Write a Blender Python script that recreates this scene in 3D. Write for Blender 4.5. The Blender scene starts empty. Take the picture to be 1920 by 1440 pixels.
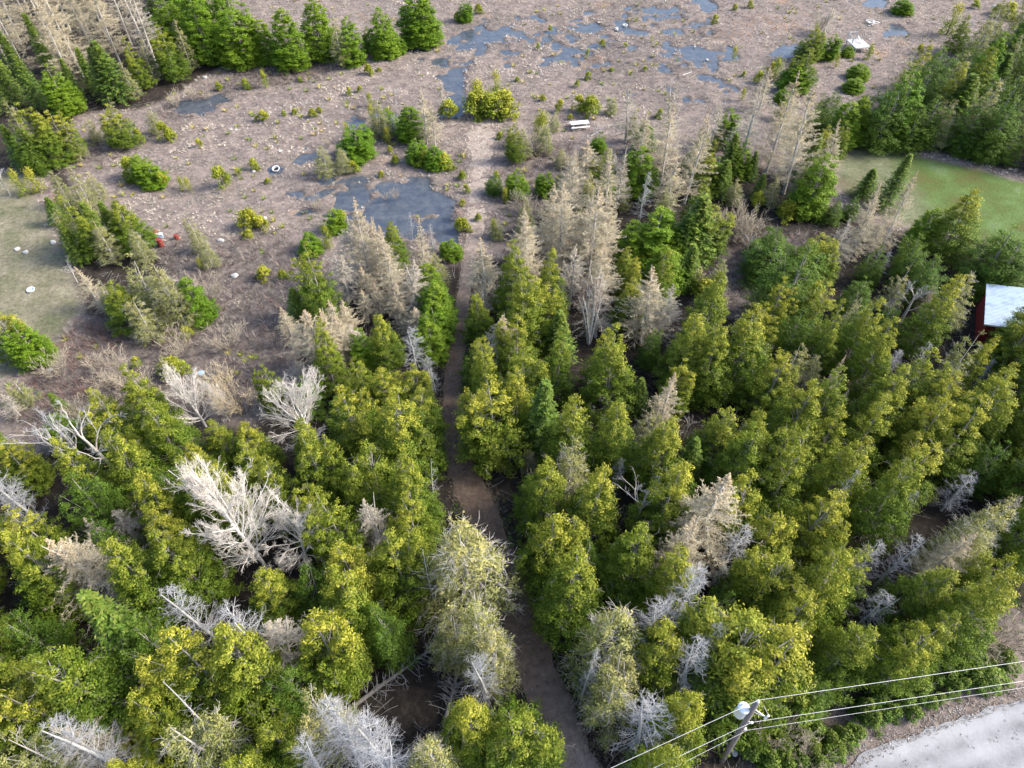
import bpy, math, random
import numpy as np
from mathutils import Vector

R = math.radians
SC = bpy.context.scene
COL = SC.collection
# ------------------------------------------------------------------ camera
CAM_H = 45.0
TILT = 41.0                      # degrees up from straight down
cam = bpy.data.cameras.new("camera")
cam.sensor_width = 36.0
cam.lens = 24.0
cam.clip_start = 0.5
cam.clip_end = 5000
camo = bpy.data.objects.new("camera", cam)
COL.objects.link(camo)
camo.location = (0, 0, CAM_H)
camo.rotation_euler = (R(TILT), 0, 0)
SC.camera = camo
# ------------------------------------------------------------------ light
SUN_EL, SUN_AZ = 38.0, 88.0      # azimuth clockwise from +Y
w = bpy.data.worlds.new("World")
SC.world = w
w.use_nodes = True
nt = w.node_tree
sky = nt.nodes.new("ShaderNodeTexSky")
sky.sky_type = 'NISHITA'
sky.sun_disc = False
sky.sun_elevation = R(SUN_EL)
sky.sun_rotation = R(SUN_AZ)
sky.air_density = 1.0
sky.dust_density = 2.5
sky.ozone_density = 1.0
bg = nt.nodes["Background"]
nt.links.new(sky.outputs[0], bg.inputs[0])
bg.inputs[1].default_value = 0.15
sun = bpy.data.lights.new("sun", 'SUN')
sun.energy = 2.7
sun.angle = R(18)
sun.color = (1.0, 0.93, 0.82)
suno = bpy.data.objects.new("sun", sun)
COL.objects.link(suno)
sd = Vector((math.cos(R(SUN_EL)) * math.sin(R(SUN_AZ)), math.cos(R(SUN_EL)) * math.cos(R(SUN_AZ)), math.sin(R(SUN_EL))))
suno.rotation_euler = sd.to_track_quat('Z', 'Y').to_euler()
SC.view_settings.view_transform = 'Standard'
SC.view_settings.look = 'None'
SC.view_settings.exposure = 1.36
SC.view_settings.gamma = 1.0
SC.render.engine = 'CYCLES'
SC.cycles.max_bounces = 6
SC.cycles.diffuse_bounces = 3
SC.cycles.transmission_bounces = 3
SC.cycles.glossy_bounces = 2
SC.cycles.use_denoising = True

# ------------------------------------------------------------------ helpers
ct, st = math.cos(R(TILT)), math.sin(R(TILT))
FPX = 1280.0
NAD = (960.0, 720 + FPX * math.tan(R(TILT)))


def ray(px, py):
    u, v = (px - 960) / FPX, (720 - py) / FPX
    return np.array([u, st + v * ct, -ct + v * st])


def at(px, py, z=0.0):
    d = ray(px, py)
    t = (z - CAM_H) / d[2]
    return np.array([d[0] * t, d[1] * t, z])


def proj(p):
    x, y, z = p[0], p[1], p[2] - CAM_H
    dep = y * st - z * ct
    return 960 + FPX * x / dep, 720 - FPX * (y * ct + z * st) / dep


def tip_base(xt, yt, yb):
    """tip pixel and row of the foot -> ground point and height"""
    f = (yb - yt) / (NAD[1] - yt)
    xb = xt + (NAD[0] - xt) * f
    p = at(xb, yb)
    d = ray(xt, yt)
    t = p[1] / d[1]
    return p, CAM_H + t * d[2]


_lat = {}


def vnoise(x, y, s, seed=0):
    if seed not in _lat:
        _lat[seed] = np.random.RandomState(seed + 77).rand(256, 256)
    L = _lat[seed]
    x = np.asarray(x) / s + 1000.5 + seed * 3.7
    y = np.asarray(y) / s + 1000.5
    xi, yi = np.floor(x).astype(int), np.floor(y).astype(int)
    fx, fy = x - xi, y - yi
    fx = fx * fx * (3 - 2 * fx)
    fy = fy * fy * (3 - 2 * fy)
    a, b = L[xi % 256, yi % 256], L[(xi + 1) % 256, yi % 256]
    c, d = L[xi % 256, (yi + 1) % 256], L[(xi + 1) % 256, (yi + 1) % 256]
    return (a * (1 - fx) + b * fx) * (1 - fy) + (c * (1 - fx) + d * fx) * fy


def fbm(x, y, s, seed=0, o=3):
    r, a, t = 0, 1.0, 0
    for i in range(o):
        r = r + a * vnoise(x, y, s / 2 ** i, seed + i)
        t += a
        a *= 0.55
    return r / t


def sstep(a, b, x):
    t = np.clip((x - a) / (b - a), 0, 1)
    return t * t * (3 - 2 * t)


def sdist(X, Y, poly):
    """signed distance, positive inside"""
    P = np.asarray(poly)[:, :2]
    best = np.full(X.shape, 1e9)
    inside = np.zeros(X.shape, bool)
    n = len(P)
    for i in range(n):
        ax, ay = P[i]
        bx, by = P[(i + 1) % n]
        dx, dy = bx - ax, by - ay
        t = np.clip(((X - ax) * dx + (Y - ay) * dy) / (dx * dx + dy * dy + 1e-9), 0, 1)
        best = np.minimum(best, np.hypot(X - ax - t * dx, Y - ay - t * dy))
        cond = ((ay > Y) != (by > Y))
        xi = ax + (Y - ay) / (by - ay + 1e-12) * dx
        inside ^= cond & (X < xi)
    return np.where(inside, best, -best)


def G(pts, z=0.0):
    return [at(x, y, z) for x, y in pts]


def mesh(name, V, F, mat=None, tint=None, smooth=False, mat2=None, n1=0):
    V = np.asarray(V, dtype=np.float32)
    F = np.asarray(F, dtype=np.int32)
    me = bpy.data.meshes.new(name)
    me.vertices.add(len(V))
    me.vertices.foreach_set("co", V.ravel())
    n, k = F.shape
    me.loops.add(n * k)
    me.loops.foreach_set("vertex_index", F.ravel())
    me.polygons.add(n)
    me.polygons.foreach_set("loop_start", np.arange(0, n * k, k, dtype=np.int32))
    try:
        me.polygons.foreach_set("loop_total", np.full(n, k, dtype=np.int32))
    except Exception:
        pass
    if smooth:
        me.polygons.foreach_set("use_smooth", np.ones(n, bool))
    me.update(calc_edges=True)
    if tint is not None:
        a = me.color_attributes.new("tint", 'FLOAT_COLOR', 'POINT')
        c = np.ones((len(V), 4), np.float32)
        c[:, :tint.shape[1]] = tint
        a.data.foreach_set("color", c.ravel())
    if mat:
        me.materials.append(mat)
    if mat2:
        me.materials.append(mat2)
        me.polygons.foreach_set('material_index', (np.arange(n) >= n1).astype(np.int32))
    me.validate()
    return me


def link(name, me, parent=None, loc=None, rotz=0, scale=None):
    o = bpy.data.objects.new(name, me)
    COL.objects.link(o)
    if parent:
        o.parent = parent
    if loc is not None:
        o.location = loc
    if rotz:
        o.rotation_euler[2] = rotz
    if scale is not None:
        o.scale = scale
    return o


def tag(o, label=None, cat=None, group=None, kind=None):
    if label:
        o["label"] = label
    if cat:
        o["category"] = cat
    if group:
        o["group"] = group
    if kind:
        o["kind"] = kind
    return o


# pieces collector for built objects -----------------------------------
class MB:
    def __init__(s):
        s.v, s.f = [], []

    def _add(s, vs, fs):
        o = len(s.v)
        s.v += [tuple(map(float, v)) for v in vs]
        s.f += [tuple(i + o for i in f) for f in fs]
        return s

    def box(s, c, d, rz=0, rx=0, ry=0, bev=0.0):
        from mathutils import Euler
        m = Euler((rx, ry, rz)).to_matrix()
        h = [x / 2 for x in d]
        vs = []
        for i in (-1, 1):
            for j in (-1, 1):
                for k in (-1, 1):
                    vs.append(Vector(c) + m @ Vector((i * h[0], j * h[1], k * h[2])))
        return s._add(vs, [(0, 1, 3, 2), (4, 6, 7, 5), (0, 4, 5, 1), (2, 3, 7, 6), (0, 2, 6, 4), (1, 5, 7, 3)])

    def tube(s, pts, rad, n=8, cap=True):
        pts = [Vector(p) for p in pts]
        rad = rad if hasattr(rad, '__len__') else [rad] * len(pts)
        rings = []
        vs = []
        for i, p in enumerate(pts):
            t = (pts[min(i + 1, len(pts) - 1)] - pts[max(i - 1, 0)]).normalized()
            a = Vector((0, 0, 1)) if abs(t.z) < 0.9 else Vector((1, 0, 0))
            u = t.cross(a).normalized()
            v = t.cross(u)
            rings.append(len(vs))
            for k in range(n):
                q = 2 * math.pi * k / n
                vs.append(p + (u * math.cos(q) + v * math.sin(q)) * rad[i])
        fs = []
        for i in range(len(pts) - 1):
            for k in range(n):
                a, b = rings[i] + k, rings[i] + (k + 1) % n
                fs.append((a, b, b + n, a + n))
        if cap:
            fs.append(tuple(range(n))[::-1])
            fs.append(tuple(rings[-1] + k for k in range(n)))
        return s._add(vs, fs)

    def lathe(s, prof, c=(0, 0, 0), n=20):
        vs, fs = [], []
        for r, z in prof:
            for k in range(n):
                q = 2 * math.pi * k / n
                vs.append((c[0] + r * math.cos(q), c[1] + r * math.sin(q), c[2] + z))
        for i in range(len(prof) - 1):
            for k in range(n):
                a, b = i * n + k, i * n + (k + 1) % n
                fs.append((a, b, b + n, a + n))
        return s._add(vs, fs)

    def build(s, name, mat, parent=None, loc=None, rotz=0, smooth=False):
        me = bpy.data.meshes.new(name)
        me.from_pydata(s.v, [], s.f)
        if smooth:
            me.polygons.foreach_set("use_smooth", [True] * len(me.polygons))
        me.materials.append(mat)
        me.update()
        return link(name, me, parent, loc, rotz)


def thing(name, loc, label, cat, group=None, rotz=0):
    o = link(name, None, loc=loc, rotz=rotz)
    return tag(o, label, cat, group)


# ------------------------------------------------------------------ materials
def newmat(name):
    m = bpy.data.materials.new(name)
    m.use_nodes = True
    t = m.node_tree
    b = t.nodes["Principled BSDF"]
    return m, t, b


def plain(name, col, rough=0.7, metal=0.0, noise=0.25, scale=6.0, bump=0.15):
    m, t, b = newmat(name)
    N, L = t.nodes, t.links
    tc = N.new("ShaderNodeTexCoord")
    n = N.new("ShaderNodeTexNoise")
    n.inputs["Scale"].default_value = scale
    n.inputs["Detail"].default_value = 6
    L.new(tc.outputs["Object"], n.inputs["Vector"])
    mx = N.new("ShaderNodeMix")
    mx.data_type = 'RGBA'
    L.new(n.outputs[0], mx.inputs[0])
    mx.inputs[6].default_value = tuple(c * (1 - noise) for c in col) + (1,)
    mx.inputs[7].default_value = tuple(min(1, c * (1 + noise)) for c in col) + (1,)
    L.new(mx.outputs[2], b.inputs["Base Color"])
    b.inputs["Roughness"].default_value = rough
    b.inputs["Metallic"].default_value = metal
    if bump:
        bp = N.new("ShaderNodeBump")
        bp.inputs["Strength"].default_value = bump
        bp.inputs["Distance"].default_value = 0.03
        L.new(n.outputs[0], bp.inputs["Height"])
        L.new(bp.outputs[0], b.inputs["Normal"])
    return m


def leafmat(name, green, alt, gold, transl=0.22, spread=0.5):
    """tint.r = amount of golden tip, tint.g = brightness of the spray"""
    m, t, b = newmat(name)
    N, L = t.nodes, t.links
    at_ = N.new("ShaderNodeAttribute")
    at_.attribute_name = "tint"
    sp = N.new("ShaderNodeSeparateColor")
    L.new(at_.outputs["Color"], sp.inputs[0])
    oi = N.new("ShaderNodeObjectInfo")
    m1 = N.new("ShaderNodeMix")
    m1.data_type = 'RGBA'
    L.new(oi.outputs["Random"], m1.inputs[0])
    m1.inputs[6].default_value = green + (1,)
    m1.inputs[7].default_value = alt + (1,)
    # gold amount * (per tree factor)
    fr = N.new("ShaderNodeMath")
    fr.operation = 'MULTIPLY_ADD'
    wn = N.new("ShaderNodeTexWhiteNoise")
    wn.noise_dimensions = '1D'
    L.new(oi.outputs["Random"], wn.inputs["W"])
    L.new(wn.outputs["Value"], fr.inputs[0])
    fr.inputs[1].default_value = spread * 2
    fr.inputs[2].default_value = 1 - spread
    g = N.new("ShaderNodeMath")
    g.operation = 'MULTIPLY'
    g.use_clamp = True
    L.new(sp.outputs[0], g.inputs[0])
    L.new(fr.outputs[0], g.inputs[1])
    m2 = N.new("ShaderNodeMix")
    m2.data_type = 'RGBA'
    L.new(g.outputs[0], m2.inputs[0])
    L.new(m1.outputs[2], m2.inputs[6])
    m2.inputs[7].default_value = gold + (1,)
    sc = N.new("ShaderNodeVectorMath")
    sc.operation = 'SCALE'
    L.new(m2.outputs[2], sc.inputs[0])
    L.new(sp.outputs[1], sc.inputs["Scale"])
    L.new(sc.outputs[0], b.inputs["Base Color"])
    b.inputs["Roughness"].default_value = 0.6
    b.inputs["Specular IOR Level"].default_value = 0.25
    tr = N.new("ShaderNodeBsdfTranslucent")
    L.new(sc.outputs[0], tr.inputs[0])
    ms = N.new("ShaderNodeMixShader")
    ms.inputs[0].default_value = transl
    L.new(b.outputs[0], ms.inputs[1])
    L.new(tr.outputs[0], ms.inputs[2])
    L.new(ms.outputs[0], N["Material Output"].inputs[0])
    return m


M = {}
M["cedar"] = leafmat("cedar_foliage", (0.086, 0.160, 0.013), (0.125, 0.190, 0.015), (0.43, 0.405, 0.050), 0.32, 0.4)
M["thuja"] = leafmat("dense_cedar_foliage", (0.110, 0.215, 0.014), (0.155, 0.250, 0.016), (0.36, 0.38, 0.035), 0.30)
M["darkc"] = leafmat("dark_cedar_foliage", (0.072, 0.140, 0.014), (0.100, 0.170, 0.016), (0.20, 0.22, 0.030), 0.28)
M["spruce"] = leafmat("spruce_needles", (0.090, 0.175, 0.024), (0.125, 0.205, 0.026), (0.24, 0.28, 0.05), 0.28)
M["olive"] = leafmat("thin_cedar_foliage", (0.200, 0.235, 0.065), (0.250, 0.260, 0.090), (0.46, 0.41, 0.15), 0.3)
M["bush"] = leafmat("bush_foliage", (0.170, 0.240, 0.018), (0.270, 0.290, 0.024), (0.48, 0.44, 0.05), 0.3)
M["verge"] = leafmat("verge_bush_foliage", (0.075, 0.155, 0.020), (0.120, 0.195, 0.024), (0.26, 0.29, 0.06), 0.3)
M["twig_tan"] = leafmat("tan_twigs", (0.58, 0.505, 0.35), (0.64, 0.56, 0.385), (0.72, 0.54, 0.34), 0.2)
M["twig_grey"] = leafmat("grey_twigs", (0.48, 0.43, 0.345), (0.54, 0.48, 0.38), (0.52, 0.42, 0.28), 0.15)
M["twig_red"] = leafmat("reddish_twigs", (0.27, 0.19, 0.165), (0.31, 0.22, 0.185), (0.38, 0.27, 0.19), 0.1)
M["twig_silver"] = leafmat("silver_twigs", (0.36, 0.365, 0.38), (0.43, 0.43, 0.435), (0.5, 0.47, 0.42), 0.05)
M["twig_white"] = leafmat("white_bark_twigs", (0.60, 0.555, 0.505), (0.66, 0.61, 0.555), (0.62, 0.53, 0.44), 0.0)
M["bark"] = plain("bark_brown_grey", (0.22, 0.19, 0.165), 0.9, noise=0.4, scale=9)
M["bark_mid"] = plain("bark_mid_grey", (0.27, 0.25, 0.225), 0.9, noise=0.35, scale=9)
M["bark_pale"] = plain("bark_pale_grey", (0.44, 0.41, 0.37), 0.9, noise=0.3, scale=9)
M["bark_silver"] = plain("bark_silver", (0.38, 0.38, 0.38), 0.85, noise=0.3, scale=9)
M["bark_white"] = plain("bark_white", (0.68, 0.65, 0.61), 0.8, noise=0.15, scale=5)
M["log"] = plain("log_grey", (0.17, 0.155, 0.145), 0.9, noise=0.4, scale=5)

rng = np.random.RandomState(11)


# ------------------------------------------------------------------ tree maths
def norm(a):
    return a / (np.linalg.norm(a, axis=-1, keepdims=True) + 1e-9)


def seg_mesh(segs, sides=3):
    """segs: list of (p0,p1,r0,r1,tint) arrays -> V,F,T"""
    P0 = np.concatenate([s[0] for s in segs])
    P1 = np.concatenate([s[1] for s in segs])
    r0 = np.concatenate([s[2] for s in segs])
    r1 = np.concatenate([s[3] for s in segs])
    tn = np.concatenate([s[4] for s in segs])
    d = norm(P1 - P0)
    a = np.where(np.abs(d[:, 2:3]) < 0.9, np.array([[0, 0, 1.0]]), np.array([[1.0, 0, 0]]))
    u = norm(np.cross(d, a))
    v = np.cross(d, u)
    n = len(P0)
    V = np.zeros((n, 2 * sides, 3))
    for k in range(sides):
        q = 2 * math.pi * k / sides
        o = u * math.cos(q) + v * math.sin(q)
        V[:, k] = P0 + o * r0[:, None]
        V[:, sides + k] = P1 + o * r1[:, None]
    base = np.arange(n)[:, None] * (2 * sides)
    F = []
    for k in range(sides):
        k2 = (k + 1) % sides
        F.append(np.concatenate([base + k, base + k2, base + sides + k2, base + sides + k], 1))
    F = np.stack(F, 1).reshape(-1, 4)
    T = np.repeat(np.stack([tn, np.ones(n), np.zeros(n)], 1), 2 * sides, 0)
    return V.reshape(-1, 3), F, T


def grow(rs, S, D, L, r0, r1, k=3, bend=0.0, jit=0.15, tip=0.0):
    """grow N curved shoots; returns points (N,k+1,3) and segments"""
    N = len(S)
    L = np.broadcast_to(L, (N,)).astype(float)
    r0 = np.broadcast_to(r0, (N,)).astype(float)
    r1 = np.broadcast_to(r1, (N,)).astype(float)
    p, d = S.copy(), norm(D)
    pts, segs = [p], []
    bend = np.broadcast_to(bend, (N,))
    for i in range(k):
        q = p + d * (L / k)[:, None]
        a0 = r0 + (r1 - r0) * (i / k)
        a1 = r0 + (r1 - r0) * ((i + 1) / k)
        segs.append((p, q, a0, a1, np.full(N, tip * (i + 1) / k)))
        p = q
        pts.append(p)
        d = d + rs.randn(N, 3) * jit
        d[:, 2] += bend
        d = norm(d)
    return np.stack(pts, 1), segs


def spawn(rs, pts, per, lo=0.2, hi=1.0):
    """random positions along shoots, with local direction"""
    N, K = pts.shape[:2]
    idx = np.repeat(np.arange(N), per)
    f = rs.uniform(lo, hi, len(idx)) * (K - 1) * 0.999
    i = np.floor(f).astype(int)
    t = (f - i)[:, None]
    a, b = pts[idx, i], pts[idx, np.minimum(i + 1, K - 1)]
    return a * (1 - t) + b * t, norm(b - a), idx, f / (K - 1)


def sidedir(rs, d, ang):
    """turn direction d away by about ang"""
    r = norm(np.cross(d, norm(rs.randn(len(d), 3))))
    return norm(d * np.cos(ang)[:, None] + r * np.sin(ang)[:, None])


def leaves(rs, C, Nn, A, la, lb, tint, bright):
    """rhombic leaf sprays: centre, normal, axis, half-length, half-width"""
    Nn = norm(Nn)
    A = norm(A - Nn * np.sum(A * Nn, 1, keepdims=True))
    B = np.cross(Nn, A)
    n = len(C)
    V = np.stack([C - A * la[:, None], C + B * lb[:, None], C + A * la[:, None], C - B * lb[:, None]], 1).reshape(-1, 3)
    F = np.arange(4 * n).reshape(n, 4)
    T = np.repeat(np.stack([tint, bright, np.zeros(n)], 1), 4, 0)
    return V, F, T


def join(parts):
    V, F, T, o = [], [], [], 0
    for v, f, t in parts:
        V.append(v)
        F.append(f + o)
        T.append(t)
        o += len(v)
    return np.concatenate(V), np.concatenate(F), np.concatenate(T)


def finish(trunk, wood, crown, woodmat, leaf_m, H, Rr, sides=4, wsides=3):
    V, F, T = seg_mesh(trunk, max(sides, 5))
    tm = mesh("trunk_mesh", V, F, M[woodmat], T)
    V, F, T = crown
    n1 = len(F)
    if wood:
        v2, f2, t2 = seg_mesh(wood, wsides)
        f2 = f2 + len(V)
        V, F, T = np.concatenate([V, v2]), np.concatenate([F, f2]), np.concatenate([T, t2])
    cm = mesh("crown_mesh", V, F, M[leaf_m], T, mat2=M[woodmat], n1=n1)
    return tm, cm, H, Rr


def cedar(seed, n=190, m=68, H=10.0, Rr=1.75, goldk=1.0, top=0.54, lead=3, leaf=(0.060, 0.029), lo=0.08, upr=0.5, wood="bark_mid", mat="cedar", twigs=0, shape=0.85):
    rs = np.random.RandomState(seed)
    # leaders
    lx = [np.array([0.0, 0, H])]
    for _ in range(lead - 1):
        a = rs.uniform(0, 6.28)
        lx.append(np.array([math.cos(a) * Rr * rs.uniform(0.35, 0.6), math.sin(a) * Rr * rs.uniform(0.35, 0.6), H * rs.uniform(0.74, 0.93)]))
    li = rs.choice(len(lx), n, p=[0.5] + [0.5 / (len(lx) - 1)] * (len(lx) - 1) if len(lx) > 1 else [1.0])
    LX = np.array(lx)[li]
    t = 1 - np.sqrt(rs.uniform(0.0006, 1, n))          # more low down
    t = lo + (1 - lo) * t
    z = t * LX[:, 2]
    rad = np.where(li == 0, Rr, Rr * 0.62) * np.power(np.clip(1 - t, 0, 1), shape) * np.where(t < 0.25, 0.72 + 1.1 * t, 1.0)
    ang = rs.uniform(0, 6.283, n)
    lump = 0.82 + 0.36 * vnoise(np.cos(ang) * 2 + seed, np.sin(ang) * 2 + z * 0.9, 0.8, seed % 7)
    rr = rad * lump * np.sqrt(rs.uniform(0.12, 1.0, n))
    O = np.stack([np.cos(ang), np.sin(ang), np.zeros(n)], 1)
    ax = LX[:, :2] * np.clip(z / LX[:, 2] * 1.4, 0, 1)[:, None]
    C = np.stack([ax[:, 0] + O[:, 0] * rr, ax[:, 1] + O[:, 1] * rr, z + rs.uniform(-0.15, 0.15, n)], 1)
    C[0] = (0, 0, H - 0.15)
    # sprays
    size = (0.17 + 0.20 * rs.rand(n)) * (0.72 + 0.5 * (1 - t))
    idx = np.repeat(np.arange(n), m)
    off = rs.randn(len(idx), 3)
    off = norm(off) * np.power(rs.rand(len(idx), 1), 0.45)
    off[:, 2] *= 0.72
    cdir = norm(O * 0.75 + np.array([[0, 0, upr]]))
    P = C[idx] + off * size[idx][:, None] + cdir[idx] * (rs.rand(len(idx), 1) * 0.18)
    Nn = norm(cdir[idx] * 0.7 + off * 0.9 + rs.randn(len(idx), 3) * 0.55)
    Ad = norm(cdir[idx] + off * 0.6 + rs.randn(len(idx), 3) * 0.5 + np.array([[0, 0, 0.3]]))
    tz = P[:, 2] / H
    g = sstep(top - 0.14, top + 0.38, tz + rs.randn(len(P)) * 0.07 + 0.16 * (vnoise(C[idx, 0] * 3, C[idx, 1] * 3, 1.0, 3) - 0.5)) * 0.80 + 0.08 * rs.rand(len(P))
    outer = np.clip((off * cdir[idx]).sum(1), 0, 1)
    g = np.clip(g * (0.55 + 0.75 * outer) * goldk + 0.15 * outer * goldk, 0, 1)
    cb = (0.84 + 0.32 * rs.rand(n))[idx] * (0.8 + 0.4 * rs.rand(len(P)))
    k = 0.7 + 0.6 * rs.rand(len(P))
    crown = [leaves(rs, P, Nn, Ad, leaf[0] * k, leaf[1] * k, g, cb)]
    # wood
    segs = []
    _, trunk = grow(rs, np.array([[0, 0, 0.0]]), np.array([[0, 0, 1.0]]), H * 0.95, 0.10, 0.012, k=8, jit=0.012)
    for q in lx[1:]:
        b = np.array([[q[0] * 0.1, q[1] * 0.1, q[2] * 0.3]])
        _, s = grow(rs, b, q[None] - b, np.linalg.norm(q - b), 0.028, 0.008, k=3, jit=0.0)
        segs += s
    nb = min(n, 90)
    sel = rs.choice(n, nb, replace=False)
    root = np.stack([ax[sel, 0] * 0.8, ax[sel, 1] * 0.8, np.maximum(C[sel, 2] - 0.35 - rr[sel] * 0.35, 0.3)], 1)
    _, s = grow(rs, root, C[sel] - root, np.linalg.norm(C[sel] - root, axis=1) * 1.05, 0.018, 0.007, k=2, jit=0.05)
    segs += s
    if twigs:
        sel = rs.choice(n, twigs)
        D = norm(O[sel] + rs.randn(twigs, 3) * 0.5)
        pt, s = grow(rs, C[sel], D, rs.uniform(0.3, 0.65, twigs), 0.009, 0.004, k=2, jit=0.25)
        segs += s
        S2, d2, _, _ = spawn(rs, pt, 3, 0.1, 1)
        _, s = grow(rs, S2, sidedir(rs, d2, np.full(len(d2), 0.8)), 0.25, 0.006, 0.003, k=1)
        segs += s
    return finish(trunk, segs, join(crown), wood, mat, H, Rr)


def spruce(seed, H=10.0, Rr=1.6, mat="spruce", dens=1.0, leafk=1.0, droop=-0.10, wood="bark"):
    rs = np.random.RandomState(seed)
    lv = int(30 * dens)
    S, D, L = [], [], []
    for i in range(lv):
        t = 0.06 + 0.92 * (i / (lv - 1)) ** 0.9
        nb = int(9 - 4 * t)
        a0 = rs.uniform(0, 6.28)
        for j in range(nb):
            a = a0 + 6.283 * j / nb + rs.uniform(-0.25, 0.25)
            S.append((0, 0, t * H))
            D.append((math.cos(a), math.sin(a), 0.15 + 0.6 * t))
            L.append(Rr * (1 - t) ** 0.85 * rs.uniform(0.75, 1.12) + 0.12)
    S, D, L = np.array(S, float), np.array(D, float), np.array(L)
    pts, segs = grow(rs, S, D, L, 0.025, 0.006, k=4, bend=droop, jit=0.05)
    S2, d2, idx, f = spawn(rs, pts, 26, 0.12, 1.0)
    side = norm(np.cross(d2, np.array([[0, 0, 1.0]]))) * rs.choice([-1, 1], len(S2))[:, None]
    wid = (0.10 + 0.24 * (1 - f) * np.minimum(L[idx], 1.2))[:, None]
    P = S2 + side * rs.rand(len(S2), 1) * wid + rs.randn(len(S2), 3) * np.array([[0.03, 0.03, 0.06]])
    Nn = np.array([[0, 0, 1.0]]) + rs.randn(len(P), 3) * 0.45 + norm(d2) * 0.3
    Ad = norm(d2 + side * 0.9 + rs.randn(len(P), 3) * 0.2)
    k = (0.75 + 0.5 * rs.rand(len(P))) * leafk
    g = np.clip(0.9 * sstep(0.75, 1.0, f) * rs.rand(len(P)) + 0.25 * sstep(0.5, 1, P[:, 2] / H), 0, 1)
    br = (0.7 + 0.6 * rs.rand(len(S)))[idx] * (0.8 + 0.4 * rs.rand(len(P)))
    cr = leaves(rs, P, Nn, Ad, 0.12 * k, 0.045 * k, g, br)
    _, s = grow(rs, np.array([[0, 0, 0.0]]), np.array([[0, 0, 1.0]]), H, 0.13, 0.012, k=8, jit=0.008)
    return finish(s, segs, cr, wood, mat, H, Rr)


def tamarack(seed, H=12.0, Rr=1.9, nb=130, tw=16, mat="twig_tan", wood="bark_pale", up=0.04, lo=0.14, tipg=1.0, tr=0.0085, power=1.05):
    """leafless larch: straight stem, level boughs, a haze of fine budding twigs"""
    rs = np.random.RandomState(seed)
    t = lo + (1 - lo) * rs.rand(nb) ** 0.9
    a = rs.uniform(0, 6.283, nb)
    tl = (t - lo) / (1 - lo)
    prof = np.minimum(1.0, 0.6 + 2.5 * tl) * np.power(1 - tl, power)
    S = np.stack([np.zeros(nb), np.zeros(nb), t * H], 1)
    D = np.stack([np.cos(a), np.sin(a), rs.uniform(-0.05, 0.3, nb) + 0.45 * tl], 1)
    L = Rr * prof * rs.uniform(0.6, 1.25, nb) + 0.10 * (1 - tl) + 0.03
    pts, segs = grow(rs, S, D, L, 0.017, 0.006, k=4, bend=up, jit=0.09)
    per = np.maximum(3, (tw * (0.35 + L / Rr))).astype(int)
    S2, d2, idx, f = spawn(rs, pts, tw, 0.12, 1.0)
    ang = rs.uniform(0.4, 1.1, len(S2))
    L2 = (0.14 + 0.40 * (1 - f)) * rs.uniform(0.5, 1.2, len(S2)) * np.minimum(1.0, 0.2 + L[idx] / 1.4) * (0.3 + 0.7 * np.power(1 - tl[idx], 0.6))
    p2, s2 = grow(rs, S2, sidedir(rs, d2, ang), L2, tr * 0.9, tr * 0.5, k=2, bend=0.06, jit=0.2)
    S3, d3, i3, f3 = spawn(rs, p2, 3, 0.1, 1.0)
    zz = S3[:, 2] / H
    s3d = sidedir(rs, d3, rs.uniform(0.4, 1.2, len(S3)))
    p3, s3 = grow(rs, S3, s3d, np.minimum(0.16, 0.02 + 0.5 * L2[i3]), tr, tr * 0.6, k=1)
    s3 = [(x[0], x[1], x[2], x[3], np.clip(sstep(0.68, 1.05, zz) * (0.3 + 0.9 * rs.rand(len(zz))) * tipg, 0, 1)) for x in s3]
    V, F, T = seg_mesh(s2 + s3, 3)
    T[:, 1] = 0.8 + 0.4 * np.repeat(rs.rand(len(V) // 6), 6)
    _, s = grow(rs, np.array([[0, 0, 0.0]]), np.array([[0, 0, 1.0]]), H, 0.12, 0.012, k=8, jit=0.012)
    return finish(s, segs, (V, F, T), wood, mat, H, Rr)


def snag(seed, H=9.0, Rr=1.1, nb=70, tw=5, lo=0.15, up=0.10, mat="twig_silver", wood="bark_silver", tr=0.0075, ang0=0.35, jit=0.16, k2=3):
    """dead conifer: silver stem and bare curling boughs"""
    rs = np.random.RandomState(seed)
    t = lo + (1 - lo) * rs.rand(nb)
    a = rs.uniform(0, 6.283, nb)
    S = np.stack([np.zeros(nb), np.zeros(nb), t * H], 1)
    D = np.stack([np.cos(a), np.sin(a), np.full(nb, ang0) * rs.uniform(-0.6, 1.3, nb)], 1)
    L = Rr * np.power(1 - (t - lo) / (1 - lo), 0.6) * rs.uniform(0.45, 1.25, nb) + 0.15
    pts, segs = grow(rs, S, D, L, 0.017, 0.006, k=5, bend=up, jit=jit)
    S2, d2, idx, f = spawn(rs, pts, tw, 0.25, 1.0)
    p2, s2 = grow(rs, S2, sidedir(rs, d2, rs.uniform(0.4, 1.0, len(S2))), L[idx] * rs.uniform(0.15, 0.45, len(S2)), tr, tr * 0.5, k=3, bend=0.05, jit=0.25)
    S3, d3, i3, f3 = spawn(rs, p2, k2, 0.2, 1.0)
    _, s3 = grow(rs, S3, sidedir(rs, d3, rs.uniform(0.4, 1.0, len(S3))), 0.2, tr * 0.6, tr * 0.4, k=1)
    _, s = grow(rs, np.array([[0, 0, 0.0]]), np.array([[0, 0, 1.0]]), H, 0.12, 0.02, k=8, jit=0.02)
    return finish(s, None, seg_mesh(segs + s2 + s3, 3), wood, mat, H, Rr, sides=6)


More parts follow.
